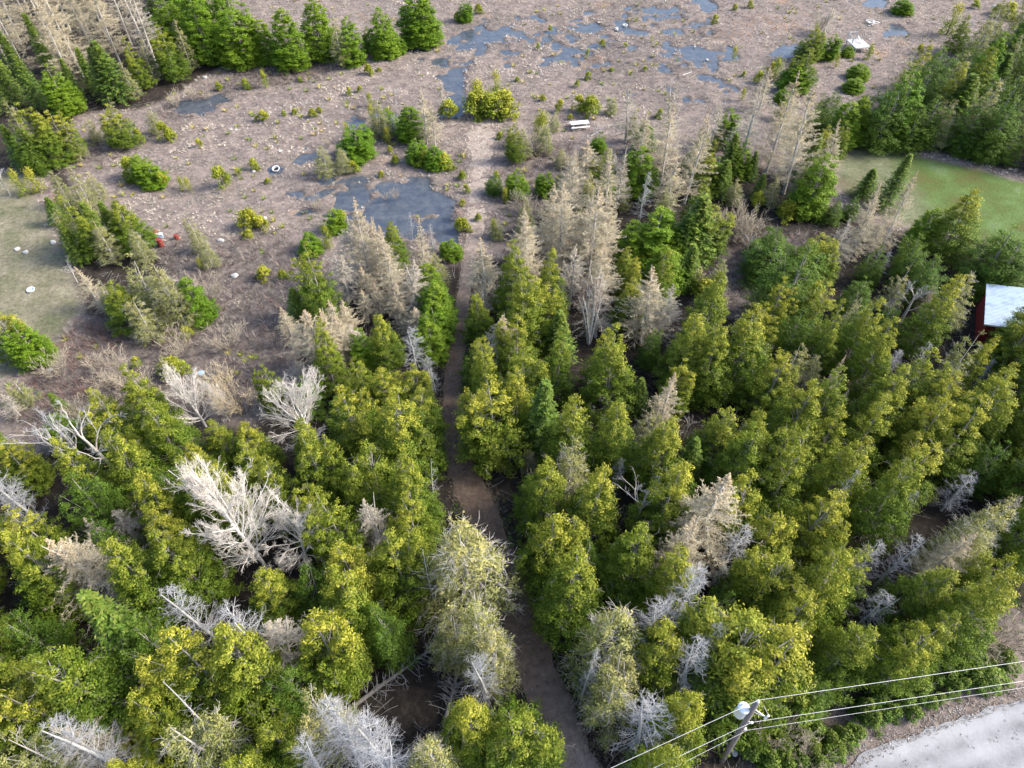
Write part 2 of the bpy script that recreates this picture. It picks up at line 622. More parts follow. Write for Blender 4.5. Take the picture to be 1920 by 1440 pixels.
def broad(seed, H=8.0, Rr=2.4, limbs=14, per=(7, 6, 4), lo=0.1, hi=0.75, ang=(0.3, 1.1), mat="twig_white", wood="bark_white", stems=1, up=0.10, thick=1.0, jit=0.10, fill=1.0):
    """leafless broadleaf: fan of upswept white limbs and fine twigs inside a rounded crown"""
    rs = np.random.RandomState(seed)
    S0 = np.zeros((1, 3))
    tp, ts = grow(rs, S0, np.array([[0.03, 0.03, 1.0]]), H * 0.7, 0.15 * thick, 0.05, k=6, jit=0.05)
    ex = []
    if stems > 1:
        a = np.linspace(0, 6.283, stems - 1, endpoint=False) + rs.rand()
        D0 = np.stack([np.cos(a) * 0.12, np.sin(a) * 0.12, np.ones(len(a))], 1)
        S1_ = np.stack([np.cos(a) * 0.12, np.sin(a) * 0.12, np.zeros(len(a))], 1)
        tq, ex = grow(rs, S1_, D0, H * 0.72, 0.09 * thick, 0.04, k=6, jit=0.06)
        tp = np.concatenate([tp, tq])
    S1, d1, i1, f1 = spawn(rs, tp, limbs, lo / 0.7, hi / 0.7 if hi < 0.7 else 1.0)
    az = np.arange(len(S1)) * 2.4 + rs.uniform(-0.3, 0.3, len(S1))
    rel = S1[:, 2] / (0.7 * H)
    el = ang[1] + (ang[0] - ang[1]) * np.clip(rel, 0, 1) + rs.uniform(-0.15, 0.15, len(S1))
    D1 = np.stack([np.cos(az) * np.sin(el), np.sin(az) * np.sin(el), np.cos(el)], 1)
    # reach to the rounded envelope
    cz = H * 0.5
    L1 = np.zeros(len(S1))
    for k in range(40):
        q = S1 + D1 * (k * 0.15)
        ins = (q[:, 0] ** 2 + q[:, 1] ** 2) / Rr ** 2 + ((q[:, 2] - cz) / (H - cz)) ** 2 < 1
        L1 = np.where(ins, k * 0.15, L1)
    L1 = np.maximum(L1, 0.7) * rs.uniform(0.8, 1.02, len(S1))
    p1, s1 = grow(rs, S1, D1, L1, 0.042 * thick, 0.014, k=6, bend=up * 0.6, jit=jit)
    S2, d2, i2, f2 = spawn(rs, p1, per[0], 0.12, 1.0)
    L2 = np.minimum(L1[i2], 3.0) * rs.uniform(0.25, 0.5, len(S2)) * (1.2 - 0.75 * f2)
    p2, s2 = grow(rs, S2, sidedir(rs, d2, rs.uniform(0.3, 0.65, len(S2))), L2, 0.020 * thick, 0.009, k=4, bend=up, jit=jit)
    S3, d3, i3, f3 = spawn(rs, p2, per[1], 0.12, 1.0)
    L3 = np.maximum(L2[i3] * rs.uniform(0.3, 0.6, len(S3)), 0.15)
    p3, s3 = grow(rs, S3, sidedir(rs, d3, rs.uniform(0.3, 0.7, len(S3))), L3, 0.010 * thick, 0.005, k=3, bend=up * 0.8, jit=jit)
    S4, d4, i4, f4 = spawn(rs, p3, per[2], 0.2, 1.0)
    p4, s4 = grow(rs, S4, sidedir(rs, d4, rs.uniform(0.35, 0.8, len(S4))), 0.18, 0.005, 0.004, k=1)
    return finish(ts, s1 + ex, seg_mesh(s2 + s3 + s4, 3), wood, mat, H, Rr, wsides=5)


def bush(seed, H=1.6, Rr=0.8, n=26, m=60, mat="bush", stems=5, goldk=0.6, flat=0.8):
    rs = np.random.RandomState(seed)
    a = rs.uniform(0, 6.283, n)
    t = rs.rand(n) ** 0.8
    r = Rr * np.power(1 - t, 0.55) * np.sqrt(rs.uniform(0.1, 1, n))
    C = np.stack([np.cos(a) * r, np.sin(a) * r, 0.12 + t * (H - 0.25)], 1)
    idx = np.repeat(np.arange(n), m)
    off = norm(rs.randn(len(idx), 3)) * np.power(rs.rand(len(idx), 1), 0.45)
    size = (0.17 + 0.16 * rs.rand(n)) * H / 1.6
    P = C[idx] + off * size[idx][:, None] * np.array([[1, 1, 1.1]])
    P[:, 2] = np.maximum(P[:, 2], 0.03)
    up = np.array([[0, 0, 1.0]])
    Nn = off * 0.9 + up * 0.5 + rs.randn(len(idx), 3) * 0.5
    Ad = up + off * 0.6 + rs.randn(len(idx), 3) * 0.4
    g = np.clip(sstep(0.35, 1.1, P[:, 2] / H) * goldk * (0.4 + rs.rand(len(P))), 0, 1)
    br = (0.7 + 0.6 * rs.rand(n))[idx] * (0.75 + 0.5 * rs.rand(len(P)))
    k = 0.7 + 0.6 * rs.rand(len(P))
    cr = leaves(rs, P, Nn, Ad, 0.070 * k, 0.034 * k, g, br)
    S = np.zeros((stems, 3))
    D = C[rs.choice(n, stems)] + up * 0.1
    _, s = grow(rs, S, D, np.linalg.norm(D, axis=1) * 0.95, 0.03, 0.008, k=3, jit=0.05)
    _, ts = grow(rs, np.zeros((1, 3)), up, H * 0.85, 0.035, 0.008, k=3, jit=0.05)
    return finish(ts, s, cr, "bark", mat, H, Rr)


def twigbush(seed, H=2.4, Rr=1.0, n=20, mat="twig_grey"):
    rs = np.random.RandomState(seed)
    a = rs.uniform(0, 6.283, n)
    D = np.stack([np.cos(a) * 0.45, np.sin(a) * 0.45, np.ones(n)], 1) + rs.randn(n, 3) * 0.12
    pts, s1 = grow(rs, np.stack([np.cos(a) * 0.15, np.sin(a) * 0.15, np.zeros(n)], 1), D, H * rs.uniform(0.6, 1.0, n), 0.016, 0.006, k=4, bend=0.02, jit=0.1)
    S2, d2, _, f = spawn(rs, pts, 9, 0.25, 1)
    p2, s2 = grow(rs, S2, sidedir(rs, d2, rs.uniform(0.3, 0.7, len(S2))), 0.5, 0.007, 0.004, k=2, bend=0.1, jit=0.15)
    S3, d3, _, f = spawn(rs, p2, 4, 0.2, 1)
    _, s3 = grow(rs, S3, sidedir(rs, d3, rs.uniform(0.3, 0.8, len(S3))), 0.2, 0.006, 0.004, k=1, tip=0.35)
    _, ts = grow(rs, np.zeros((1, 3)), np.array([[0, 0.05, 1.0]]), H * 0.8, 0.03, 0.008, k=4, jit=0.08)
    return finish(ts, s1, seg_mesh(s2 + s3, 3), "bark", mat, H, Rr)


# ------------------------------------------------------------------ ground layout (pixel outlines unprojected to the ground)
TRAIL = [(892, 440, 40), (880, 490, 36), (872, 530, 30), (864, 600, 36), (853, 680, 46), (848, 745, 50), (851, 820, 56), (868, 885, 70), (898, 950, 80), (926, 1020, 84), (952, 1090, 88), (976, 1165, 92), (1002, 1240, 98), (1030, 1320, 106), (1055, 1390, 112), (1085, 1470, 120), (1120, 1600, 130)]
CORR = [(905, 130, 60), (903, 200, 66), (902, 260, 70), (900, 330, 70), (893, 400, 62), (888, 460, 55), (876, 530, 44)]
tp = [(at(x, y), at(x - wd / 2, y), at(x + wd / 2, y)) for x, y, wd in TRAIL]
TC = np.array([p[0][:2] for p in tp])
TW = np.array([np.linalg.norm(p[1][:2] - p[2][:2]) / 2 * 0.84 for p in tp])
cp = [(at(x, y), at(x - wd / 2, y), at(x + wd / 2, y)) for x, y, wd in CORR]
CC = np.array([p[0][:2] for p in cp])
CW = np.array([np.linalg.norm(p[1][:2] - p[2][:2]) / 2 for p in cp])


def pathdist(X, Y, C, W):
    best = np.full(np.shape(X), 1e9)
    for i in range(len(C) - 1):
        a, b = C[i], C[i + 1]
        d = b - a
        t = np.clip(((X - a[0]) * d[0] + (Y - a[1]) * d[1]) / (d @ d), 0, 1)
        dist = np.hypot(X - a[0] - t * d[0], Y - a[1] - t * d[1]) - (W[i] * (1 - t) + W[i + 1] * t)
        best = np.minimum(best, dist)
    return best


ROADPX = [(1560, 1460), (1640, 1405), (1720, 1372), (1800, 1345), (1920, 1308), (2100, 1260)]
rp = np.array(G(ROADPX))[:, :2]
rdir = norm((rp[-1] - rp[1])[None])[0]
redge = [rp[0] - rdir * 60] + list(rp) + [rp[-1] + rdir * 80]
rn = np.array([rdir[1], -rdir[0]])
ROAD = [tuple(p) for p in redge] + [tuple(redge[-1] + rn * 7.5), tuple(redge[0] + rn * 7.5)]

WATER = [G([(672, 350), (715, 335), (762, 338), (800, 336), (846, 362), (850, 395), (850, 440), (800, 432), (752, 440), (712, 432), (694, 402), (655, 392), (612, 388), (626, 368)])]


def ell(cx, cy, rx, ry, n=12):
    return G([(cx + rx * math.cos(6.283 * k / n), cy + ry * math.sin(6.283 * k / n)) for k in range(n)])


for e in [(570, 372, 28, 9), (600, 362, 16, 7), (578, 300, 18, 8), (848, 112, 20, 20), (870, 92, 18, 12), (925, 98, 24, 10), (905, 58, 24, 9), (940, 62, 16, 12), (893, 68, 24, 8),
          (1171, 46, 14, 12), (1173, 24, 9, 8), (1300, 100, 34, 17), (1070, 95, 13, 9), (1032, 72, 12, 9), (1055, 72, 10, 8), (993, 63, 18, 8), (1310, 10, 22, 9), (1350, 168, 14, 10), (1293, 144, 22, 5),
          (1675, 54, 12, 8), (1640, 4, 24, 8), (366, 202, 26, 12), (343, 230, 16, 8), (412, 180, 18, 6), (790, 93, 22, 7), (815, 84, 18, 6), (762, 466, 18, 12), (838, 452, 18, 14), (845, 150, 20, 14), (860, 190, 18, 24), (1470, 95, 26, 12),
          (1100, 50, 26, 6), (1240, 20, 34, 5), (1220, 60, 20, 5), (520, 320, 14, 8), (390, 706, 12, 10), (98, 700, 18, 7), (600, 340, 14, 6)]:
    WATER.append(ell(*e))
LAWN_E = G([(1572, 300), (1610, 268), (1700, 290), (1790, 306), (1870, 330), (2050, 370), (2100, 520), (1920, 480), (1850, 460), (1800, 440), (1740, 440), (1650, 400), (1590, 370), (1568, 340)])
LAWN_W = G([(-300, 330), (0, 322), (60, 322), (75, 380), (105, 430), (130, 500), (150, 585), (100, 640), (70, 690), (0, 715), (-300, 760)])
FOREST = [G([(-500, 830), (180, 850), (330, 800), (480, 790), (560, 740), (560, 640), (640, 560), (700, 520), (850, 500), (945, 490), (990, 430), (1080, 330), (1230, 300), (1400, 300), (1530, 380), (1660, 430), (1850, 450), (2300, 480), (2300, 1300), (1920, 1140), (1620, 1320), (1400, 1440), (1300, 1700), (-800, 1700)]),
          G([(1600, 262), (1640, 200), (1780, 120), (1920, 60), (2300, 60), (2300, 370), (1920, 325), (1730, 285)]),
          G([(-500, 330), (60, 318), (150, 280), (140, 215), (290, 200), (430, 120), (430, 40), (330, -20), (300, -80), (-500, -80)]),
          G([(100, 320), (250, 430), (300, 480), (380, 560), (400, 590), (330, 600), (170, 590), (120, 470)])]
GAP = G([(1250, 480), (1500, 440), (1540, 560), (1490, 620), (1300, 570)])          # open marsh between the trees
BRUSH = [G([(857, 280), (868, 280), (864, 480), (850, 480)]), G([(935, 260), (944, 260), (944, 440), (934, 440)]), G([(150, 470), (520, 440), (600, 470), (600, 560), (520, 700), (380, 800), (200, 830), (0, 800), (60, 690), (180, 600)]),
         G([(930, 290), (1080, 270), (1100, 400), (1000, 520), (935, 480)]),
         G([(290, 210), (480, 110), (640, 120), (620, 145), (480, 165), (400, 190), (300, 250)]),
         G([(110, 280), (230, 230), (240, 270), (170, 310), (130, 320)]),
         G([(700, 430), (860, 430), (870, 500), (760, 520)]),
         G([(1230, 500), (1500, 400), (1560, 560), (1490, 640), (1300, 600)])]

WET = [G([(560, 290), (640, 270), (700, 330), (860, 330), (860, 450), (700, 450), (540, 400)]), G([(830, 40), (960, 20), (1100, 10), (1330, -20), (1400, 120), (1330, 200), (1200, 200), (1050, 130), (960, 140), (900, 220), (820, 230), (830, 130)]),
       G([(1440, 70), (1500, 80), (1480, 130), (1420, 130)]), G([(640, 180), (760, 190), (760, 280), (620, 270)])]
# ------------------------------------------------------------------ ground sheet
step = 0.36
gx = np.concatenate([[-2500, -900, -350, -180], np.arange(-115, 115.01, step), [180, 350, 900, 2500]])
gy = np.concatenate([[-900, -250, -60], np.arange(-14, 165.01, step), [220, 400, 1000, 3500]])
GX, GY = np.meshgrid(gx, gy)


def masks(X, Y):
    wob = (fbm(X, Y, 3.0, 5) - 0.5) * 2.4
    wat = np.full(X.shape, -9.0)
    for i, p in enumerate(WATER):
        wat = np.maximum(wat, sdist(X, Y, p) * (1.0 if i == 0 else 0.9))
    wet = np.full(X.shape, -99.0)
    for p in WET:
        wet = np.maximum(wet, sdist(X, Y, p))
    tr = pathdist(X, Y, TC, TW)
    rd = sdist(X, Y, ROAD)
    le = sdist(X, Y, LAWN_E) + wob * 0.4
    lw = sdist(X, Y, LAWN_W) + wob
    fo = np.full(X.shape, -99.0)
    for p in FOREST:
        fo = np.maximum(fo, sdist(X, Y, p))
    fo = np.minimum(fo, -sdist(X, Y, GAP)) + wob
    br = np.full(X.shape, -99.0)
    for p in BRUSH:
        br = np.maximum(br, sdist(X, Y, p))
    br = br + wob * 1.5
    co = -pathdist(X, Y, CC, CW)
    return dict(wet=wet, wat=wat, tr=tr, rd=rd, le=le, lw=lw, fo=fo, br=br, co=co, wob=wob)


def height(X, Y, m=None):
    m = m or masks(X, Y)
    rough = (fbm(X, Y, 1.3, 21) - 0.45) * 0.22 + (fbm(X, Y, 5.0, 31) - 0.5) * 0.16
    flat = np.clip(sstep(-0.2, 1.6, m['tr']) * sstep(0.3, -2.5, m['rd']) * (1 - 0.8 * sstep(-1, 1, np.maximum(m['le'], m['lw']))) * (1 - 0.8 * sstep(-1, 0.5, m['co'])), 0, 1)
    h = np.maximum(rough, -0.06) * flat
    nz = fbm(X, Y, 2.6, 41, 4)
    wd = np.minimum(m['wat'], 1.0) + (nz - 0.5) * 7.5 - 0.1
    wd = np.maximum(wd, (sstep(-2, 2, m['wet']) * 1.0 - 1.0) * 3 + (fbm(X, Y, 1.9, 47, 3) - 0.68) * 6.0)
    h = h - sstep(-0.6, 0.5, wd) * 0.42 * flat
    return h


mk = masks(GX, GY)
GZ = height(GX, GY, mk)
GZ[(np.abs(GX) > 116) | (GY < -15) | (GY > 166)] = -0.3
ny, nx = GX.shape
ii = np.arange(ny * nx).reshape(ny, nx)
GF = np.stack([ii[:-1, :-1], ii[:-1, 1:], ii[1:, 1:], ii[1:, :-1]], -1).reshape(-1, 4)
open_ = fbm(GX, GY, 14.0, 51)
tt = np.zeros((ny * nx, 4), np.float32)
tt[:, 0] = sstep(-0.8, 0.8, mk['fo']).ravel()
tt[:, 1] = (sstep(-0.5, 0.7, mk['le']) * (1 - 0.45 * sstep(2.5, -1.5, GX - at(1690, 330)[0]))).ravel()
tt[:, 2] = sstep(-0.8, 0.9, mk['lw']).ravel()
tt[:, 3] = np.maximum(sstep(0.0, -0.12, GZ).ravel(), np.maximum(sstep(-1.5, 1.5, mk['br']), 0.75 * sstep(-2, 2, mk['wet']) * sstep(0.42, 0.55, fbm(GX, GY, 3.0, 45))).ravel())


def ground_mat():
    m, t, b = newmat("ground")
    N, L = t.nodes, t.links

    def noise(sc, det=6, rough=0.6, dist=0.0, off=0):
        n = N.new("ShaderNodeTexNoise")
        n.inputs["Scale"].default_value = sc
        n.inputs["Detail"].default_value = det
        n.inputs["Roughness"].default_value = rough
        n.inputs["Distortion"].default_value = dist
        mp = N.new("ShaderNodeMapping")
        mp.inputs["Location"].default_value = (off, off * 2, 0)
        L.new(tc.outputs["Object"], mp.inputs[0])
        L.new(mp.outputs[0], n.inputs["Vector"])
        return n.outputs[0]

    def ramp(src, stops):
        r = N.new("ShaderNodeValToRGB")
        e = r.color_ramp.elements
        e[0].position, e[0].color = stops[0][0], tuple(stops[0][1]) + (1,)
        e[1].position, e[1].color = stops[-1][0], tuple(stops[-1][1]) + (1,)
        for p, c in stops[1:-1]:
            x = e.new(p)
            x.color = tuple(c) + (1,)
        L.new(src, r.inputs[0])
        return r.outputs[0]

    def mix(f, a, c):
        x = N.new("ShaderNodeMix")
        x.data_type = 'RGBA'
        if isinstance(f, float):
            x.inputs[0].default_value = f
        else:
            L.new(f, x.inputs[0])
        L.new(a, x.inputs[6])
        L.new(c, x.inputs[7])
        return x.outputs[2]

    tc = N.new("ShaderNodeTexCoord")
    a = N.new("ShaderNodeAttribute")
    a.attribute_name = "tint"
    sp = N.new("ShaderNodeSeparateColor")
    L.new(a.outputs["Color"], sp.inputs[0])
    marsh = ramp(noise(0.55, 10, 0.72), [(0.32, (0.06, 0.050, 0.050)), (0.46, (0.15, 0.12, 0.11)), (0.58, (0.27, 0.215, 0.19)), (0.72, (0.38, 0.31, 0.265))])
    marsh2 = ramp(noise(2.2, 8, 0.7, 0.5, 30), [(0.33, (0.04, 0.037, 0.038)), (0.5, (0.18, 0.15, 0.135)), (0.7, (0.36, 0.30, 0.26))])
    mfin = mix(0.5, marsh, marsh2)
    rust = ramp(noise(0.10, 3, 0.5, 0, 9), [(0.66, (0, 0, 0)), (0.74, (0.6, 0.6, 0.6))])
    rc = N.new("ShaderNodeRGB")
    rc.outputs[0].default_value = (0.34, 0.19, 0.10, 1)
    rb = N.new("ShaderNodeSeparateColor")
    L.new(rust, rb.inputs[0])
    mfin = mix(rb.outputs[0], mfin, rc.outputs[0])
    brush = ramp(noise(1.3, 8, 0.7, 0, 3), [(0.3, (0.05, 0.043, 0.042)), (0.5, (0.12, 0.10, 0.092)), (0.7, (0.23, 0.195, 0.17))])
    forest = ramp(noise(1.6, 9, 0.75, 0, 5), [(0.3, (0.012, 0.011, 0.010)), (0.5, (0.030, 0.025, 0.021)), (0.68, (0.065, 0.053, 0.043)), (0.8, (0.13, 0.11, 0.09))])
    lawn = ramp(noise(0.22, 8, 0.6, 0.3, 7), [(0.32, (0.11, 0.10, 0.035)), (0.45, (0.090, 0.125, 0.036)), (0.58, (0.105, 0.165, 0.050)), (0.72, (0.15, 0.205, 0.10))])
    lawn_f = ramp(noise(5.0, 6, 0.7, 0, 17), [(0.3, (0.6, 0.6, 0.6)), (0.7, (1.2, 1.2, 1.2))])
    mul = N.new("ShaderNodeMix")
    mul.data_type = 'RGBA'
    mul.blend_type = 'MULTIPLY'
    mul.inputs[0].default_value = 1
    L.new(lawn, mul.inputs[6])
    L.new(lawn_f, mul.inputs[7])
    lw = ramp(noise(0.30, 9, 0.68, 0.2, 12), [(0.3, (0.10, 0.12, 0.06)), (0.45, (0.175, 0.170, 0.115)), (0.6, (0.24, 0.22, 0.165)), (0.75, (0.25, 0.26, 0.18))])
    lwm = N.new('ShaderNodeMix')
    lwm.data_type = 'RGBA'
    lwm.blend_type = 'MULTIPLY'
    lwm.inputs[0].default_value = 1
    L.new(lw, lwm.inputs[6])
    L.new(ramp(noise(2.4, 9, 0.75, 0.3, 23), [(0.32, (0.45, 0.45, 0.45)), (0.66, (1.25, 1.22, 1.15))]), lwm.inputs[7])
    lw = lwm.outputs[2]
    c = mix(a.outputs["Alpha"], mfin, brush)
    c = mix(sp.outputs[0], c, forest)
    c = mix(sp.outputs[1], c, mul.outputs[2])
    c = mix(sp.outputs[2], c, lw)
    L.new(c, b.inputs["Base Color"])
    b.inputs["Roughness"].default_value = 0.95
    b.inputs["Specular IOR Level"].default_value = 0.15
    bp = N.new("ShaderNodeBump")
    bp.inputs["Strength"].default_value = 0.7
    bp.inputs["Distance"].default_value = 0.12
    L.new(noise(3.5, 8, 0.75, 0, 40), bp.inputs["Height"])
    L.new(bp.outputs[0], b.inputs["Normal"])
    return m


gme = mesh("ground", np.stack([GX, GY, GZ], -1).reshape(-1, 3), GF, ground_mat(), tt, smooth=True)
tag(link("ground", gme), kind="structure")


def wmat():
    m, t, b = newmat("marsh_water")
    N, L = t.nodes, t.links
    tc = N.new("ShaderNodeTexCoord")
    n = N.new("ShaderNodeTexNoise")
    n.inputs["Scale"].default_value = 0.9
    n.inputs["Detail"].default_value = 9
    n.inputs["Roughness"].default_value = 0.7
    L.new(tc.outputs["Object"], n.inputs["Vector"])
    r = N.new("ShaderNodeValToRGB")
    e = r.color_ramp.elements
    e[0].position, e[0].color = 0.4, (0.045, 0.056, 0.078, 1)
    e[1].position, e[1].color = 0.62, (0.085, 0.095, 0.11, 1)
    x = e.new(0.75)
    x.color = (0.14, 0.125, 0.11, 1)
    L.new(n.outputs[0], r.inputs[0])
    L.new(r.outputs[0], b.inputs["Base Color"])
    b.inputs["Roughness"].default_value = 0.12
    b.inputs["IOR"].default_value = 1.45
    bp = N.new("ShaderNodeBump")
    bp.inputs["Strength"].default_value = 0.12
    bp.inputs["Distance"].default_value = 0.03
    n2 = N.new("ShaderNodeTexNoise")
    n2.inputs["Scale"].default_value = 4
    n2.inputs["Detail"].default_value = 4
    L.new(tc.outputs["Object"], n2.inputs["Vector"])
    L.new(n2.outputs[0], bp.inputs["Height"])
    L.new(bp.outputs[0], b.inputs["Normal"])
    return m


wme = mesh("water", [(-112, -5, -0.14), (112, -5, -0.14), (112, 162, -0.14), (-112, 162, -0.14)], [(0, 1, 2, 3)], wmat())
tag(link("water", wme), kind="structure")


# trail and road strips ------------------------------------------------
def strip(name, C, W, z, mat, nseg=10, sub=8, edge=0.35):
    # resample
    t = np.linspace(0, len(C) - 1, (len(C) - 1) * sub + 1)
    i = np.minimum(t.astype(int), len(C) - 2)
    f = (t - i)[:, None]
    c0, c1, c2, c3 = C[np.maximum(i - 1, 0)], C[i], C[i + 1], C[np.minimum(i + 2, len(C) - 1)]
    P = 0.5 * (2 * c1 + (c2 - c0) * f + (2 * c0 - 5 * c1 + 4 * c2 - c3) * f ** 2 + (3 * c1 - c0 - 3 * c2 + c3) * f ** 3)
    Wd = W[i] * (1 - f[:, 0]) + W[i + 1] * f[:, 0]
    d = norm(np.gradient(P, axis=0))
    n = np.stack([d[:, 1], -d[:, 0]], 1)
    s = np.linspace(-1, 1, nseg + 1)
    wob = 1 + edge * (vnoise(P[:, 0] * 1.0, P[:, 1], 0.8, 8) - 0.5)
    wob2 = 1 + edge * (vnoise(P[:, 0] * 1.0, P[:, 1], 0.8, 9) - 0.5)
    V = np.zeros((len(P), nseg + 1, 3))
    for k, q in enumerate(s):
        ww = Wd * (wob if q < 0 else wob2)
        V[:, k, :2] = P + n * (q * ww)[:, None]
        V[:, k, 2] = z - 0.05 * abs(q) ** 4
    V[:, :, 2] += (vnoise(V[:, :, 0], V[:, :, 1], 0.7, 4) - 0.5) * 0.03
    a, b = V.shape[:2]
    jj = np.arange(a * b).reshape(a, b)
    F = np.stack([jj[:-1, :-1], jj[:-1, 1:], jj[1:, 1:], jj[1:, :-1]], -1).reshape(-1, 4)
    tn = np.zeros((a, b, 3))
    tn[:, :, 0] = s[None]
    tn[:, :, 0] = np.abs(s)[None]
    tn[:, :, 1] = (t / (len(C) - 1))[:, None]
    return tag(link(name, mesh(name, V.reshape(-1, 3), F, mat, tn.reshape(-1, 3), smooth=True)), kind="structure")


def trail_mat():
    m, t, b = newmat("trail_dirt")
    N, L = t.nodes, t.links
    tc = N.new("ShaderNodeTexCoord")
    n = N.new("ShaderNodeTexNoise")
    n.inputs["Scale"].default_value = 1.4
    n.inputs["Detail"].default_value = 12
    n.inputs["Roughness"].default_value = 0.82
    L.new(tc.outputs["Object"], n.inputs["Vector"])
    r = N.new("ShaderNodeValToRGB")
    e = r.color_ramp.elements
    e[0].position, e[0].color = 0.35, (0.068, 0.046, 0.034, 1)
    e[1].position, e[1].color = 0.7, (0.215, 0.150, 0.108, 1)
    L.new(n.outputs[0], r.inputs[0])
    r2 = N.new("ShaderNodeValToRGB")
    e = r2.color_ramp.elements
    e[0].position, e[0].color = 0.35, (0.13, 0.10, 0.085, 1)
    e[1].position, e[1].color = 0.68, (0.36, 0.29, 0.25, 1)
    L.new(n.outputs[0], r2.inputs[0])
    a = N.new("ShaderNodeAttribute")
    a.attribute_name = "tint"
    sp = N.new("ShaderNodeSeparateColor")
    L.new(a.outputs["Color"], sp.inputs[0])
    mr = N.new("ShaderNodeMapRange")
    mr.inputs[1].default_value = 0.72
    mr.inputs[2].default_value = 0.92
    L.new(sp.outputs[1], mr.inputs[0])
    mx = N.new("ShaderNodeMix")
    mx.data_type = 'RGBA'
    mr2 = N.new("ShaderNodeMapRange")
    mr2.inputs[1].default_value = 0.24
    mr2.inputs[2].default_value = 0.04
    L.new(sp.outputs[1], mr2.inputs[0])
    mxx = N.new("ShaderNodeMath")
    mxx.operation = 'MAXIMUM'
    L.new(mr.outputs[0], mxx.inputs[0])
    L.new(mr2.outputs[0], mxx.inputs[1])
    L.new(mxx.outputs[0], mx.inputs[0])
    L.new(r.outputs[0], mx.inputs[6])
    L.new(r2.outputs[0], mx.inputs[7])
    L.new(mx.outputs[2], b.inputs["Base Color"])
    b.inputs["Roughness"].default_value = 0.95
    bp = N.new("ShaderNodeBump")
    bp.inputs["Strength"].default_value = 0.6
    bp.inputs["Distance"].default_value = 0.05
    n2 = N.new("ShaderNodeTexNoise")
    n2.inputs["Scale"].default_value = 7
    n2.inputs["Detail"].default_value = 8
    L.new(tc.outputs["Object"], n2.inputs["Vector"])
    L.new(n2.outputs[0], bp.inputs["Height"])
    L.new(bp.outputs[0], b.inputs["Normal"])
    return m


strip("path", TC, TW, 0.035, trail_mat())


def road_mat():
    m, t, b = newmat("gravel")
    N, L = t.nodes, t.links
    tc = N.new("ShaderNodeTexCoord")
    mp = N.new("ShaderNodeMapping")
    mp.inputs["Rotation"].default_value = (0, 0, -math.atan2(rdir[1], rdir[0]))
    mp.inputs["Scale"].default_value = (0.35, 0.35, 1)
    L.new(tc.outputs["Object"], mp.inputs[0])
    # mapping rotates the coordinates so that x runs along the road
    n = N.new("ShaderNodeTexNoise")
    n.inputs["Scale"].default_value = 1.0
    n.inputs["Detail"].default_value = 6
    L.new(mp.outputs[0], n.inputs["Vector"])
    n2 = N.new("ShaderNodeTexNoise")
    n2.inputs["Scale"].default_value = 5
    n2.inputs["Detail"].default_value = 12
    n2.inputs["Roughness"].default_value = 0.9
    L.new(tc.outputs["Object"], n2.inputs["Vector"])
    ad = N.new("ShaderNodeMath")
    ad.operation = 'ADD'
    at2 = N.new("ShaderNodeAttribute")
    at2.attribute_name = "tint"
    sp2 = N.new("ShaderNodeSeparateColor")
    L.new(at2.outputs["Color"], sp2.inputs[0])
    wv = N.new("ShaderNodeMath")
    wv.operation = 'MULTIPLY'
    wv.inputs[1].default_value = 17.0
    L.new(sp2.outputs[0], wv.inputs[0])
    sn = N.new("ShaderNodeMath")
    sn.operation = 'SINE'
    L.new(wv.outputs[0], sn.inputs[0])
    am = N.new("ShaderNodeMath")
    am.operation = 'MULTIPLY_ADD'
    am.inputs[1].default_value = 0.10
    L.new(sn.outputs[0], am.inputs[0])
    L.new(n.outputs[0], am.inputs[2])
    L.new(am.outputs[0], ad.inputs[0])
    L.new(n2.outputs[0], ad.inputs[1])
    r = N.new("ShaderNodeValToRGB")
    e = r.color_ramp.elements
    e[0].position, e[0].color = 0.38, (0.150, 0.153, 0.165, 1)
    e[1].position, e[1].color = 0.62, (0.32, 0.325, 0.35, 1)
    hf = N.new("ShaderNodeMath")
    hf.operation = 'MULTIPLY'
    hf.inputs[1].default_value = 0.5
    L.new(ad.outputs[0], hf.inputs[0])
    L.new(hf.outputs[0], r.inputs[0])
    L.new(r.outputs[0], b.inputs["Base Color"])
    b.inputs["Roughness"].default_value = 0.95
    bp = N.new("ShaderNodeBump")
    bp.inputs["Strength"].default_value = 0.5
    bp.inputs["Distance"].default_value = 0.03
    L.new(n2.outputs[0], bp.inputs["Height"])
    L.new(bp.outputs[0], b.inputs["Normal"])
    return m


def corr_mat():
    m, t, b = newmat("pale_matted_grass")
    N, L = t.nodes, t.links
    tc = N.new("ShaderNodeTexCoord")
    n = N.new("ShaderNodeTexNoise")
    n.inputs["Scale"].default_value = 1.5
    n.inputs["Detail"].default_value = 12
    n.inputs["Roughness"].default_value = 0.8
    L.new(tc.outputs["Object"], n.inputs["Vector"])
    r = N.new("ShaderNodeValToRGB")
    e = r.color_ramp.elements
    e[0].position, e[0].color = 0.35, (0.17, 0.14, 0.12, 1)
    e[1].position, e[1].color = 0.62, (0.37, 0.305, 0.26, 1)
    L.new(n.outputs[0], r.inputs[0])
    L.new(r.outputs[0], b.inputs["Base Color"])
    b.inputs["Roughness"].default_value = 0.95
    return m


strip("footpath", CC[1:], CW[1:] * 0.85, 0.012, corr_mat(), edge=0.6)
rc_ = np.array([np.array(p) + rn * 3.75 for p in redge])
strip("road", rc_, np.full(len(rc_), 3.75), 0.12, road_mat(), nseg=24, sub=40, edge=0.10)

# ------------------------------------------------------------------ grass, brush and litter (nobody could count these)
rs = np.random.RandomState(5)


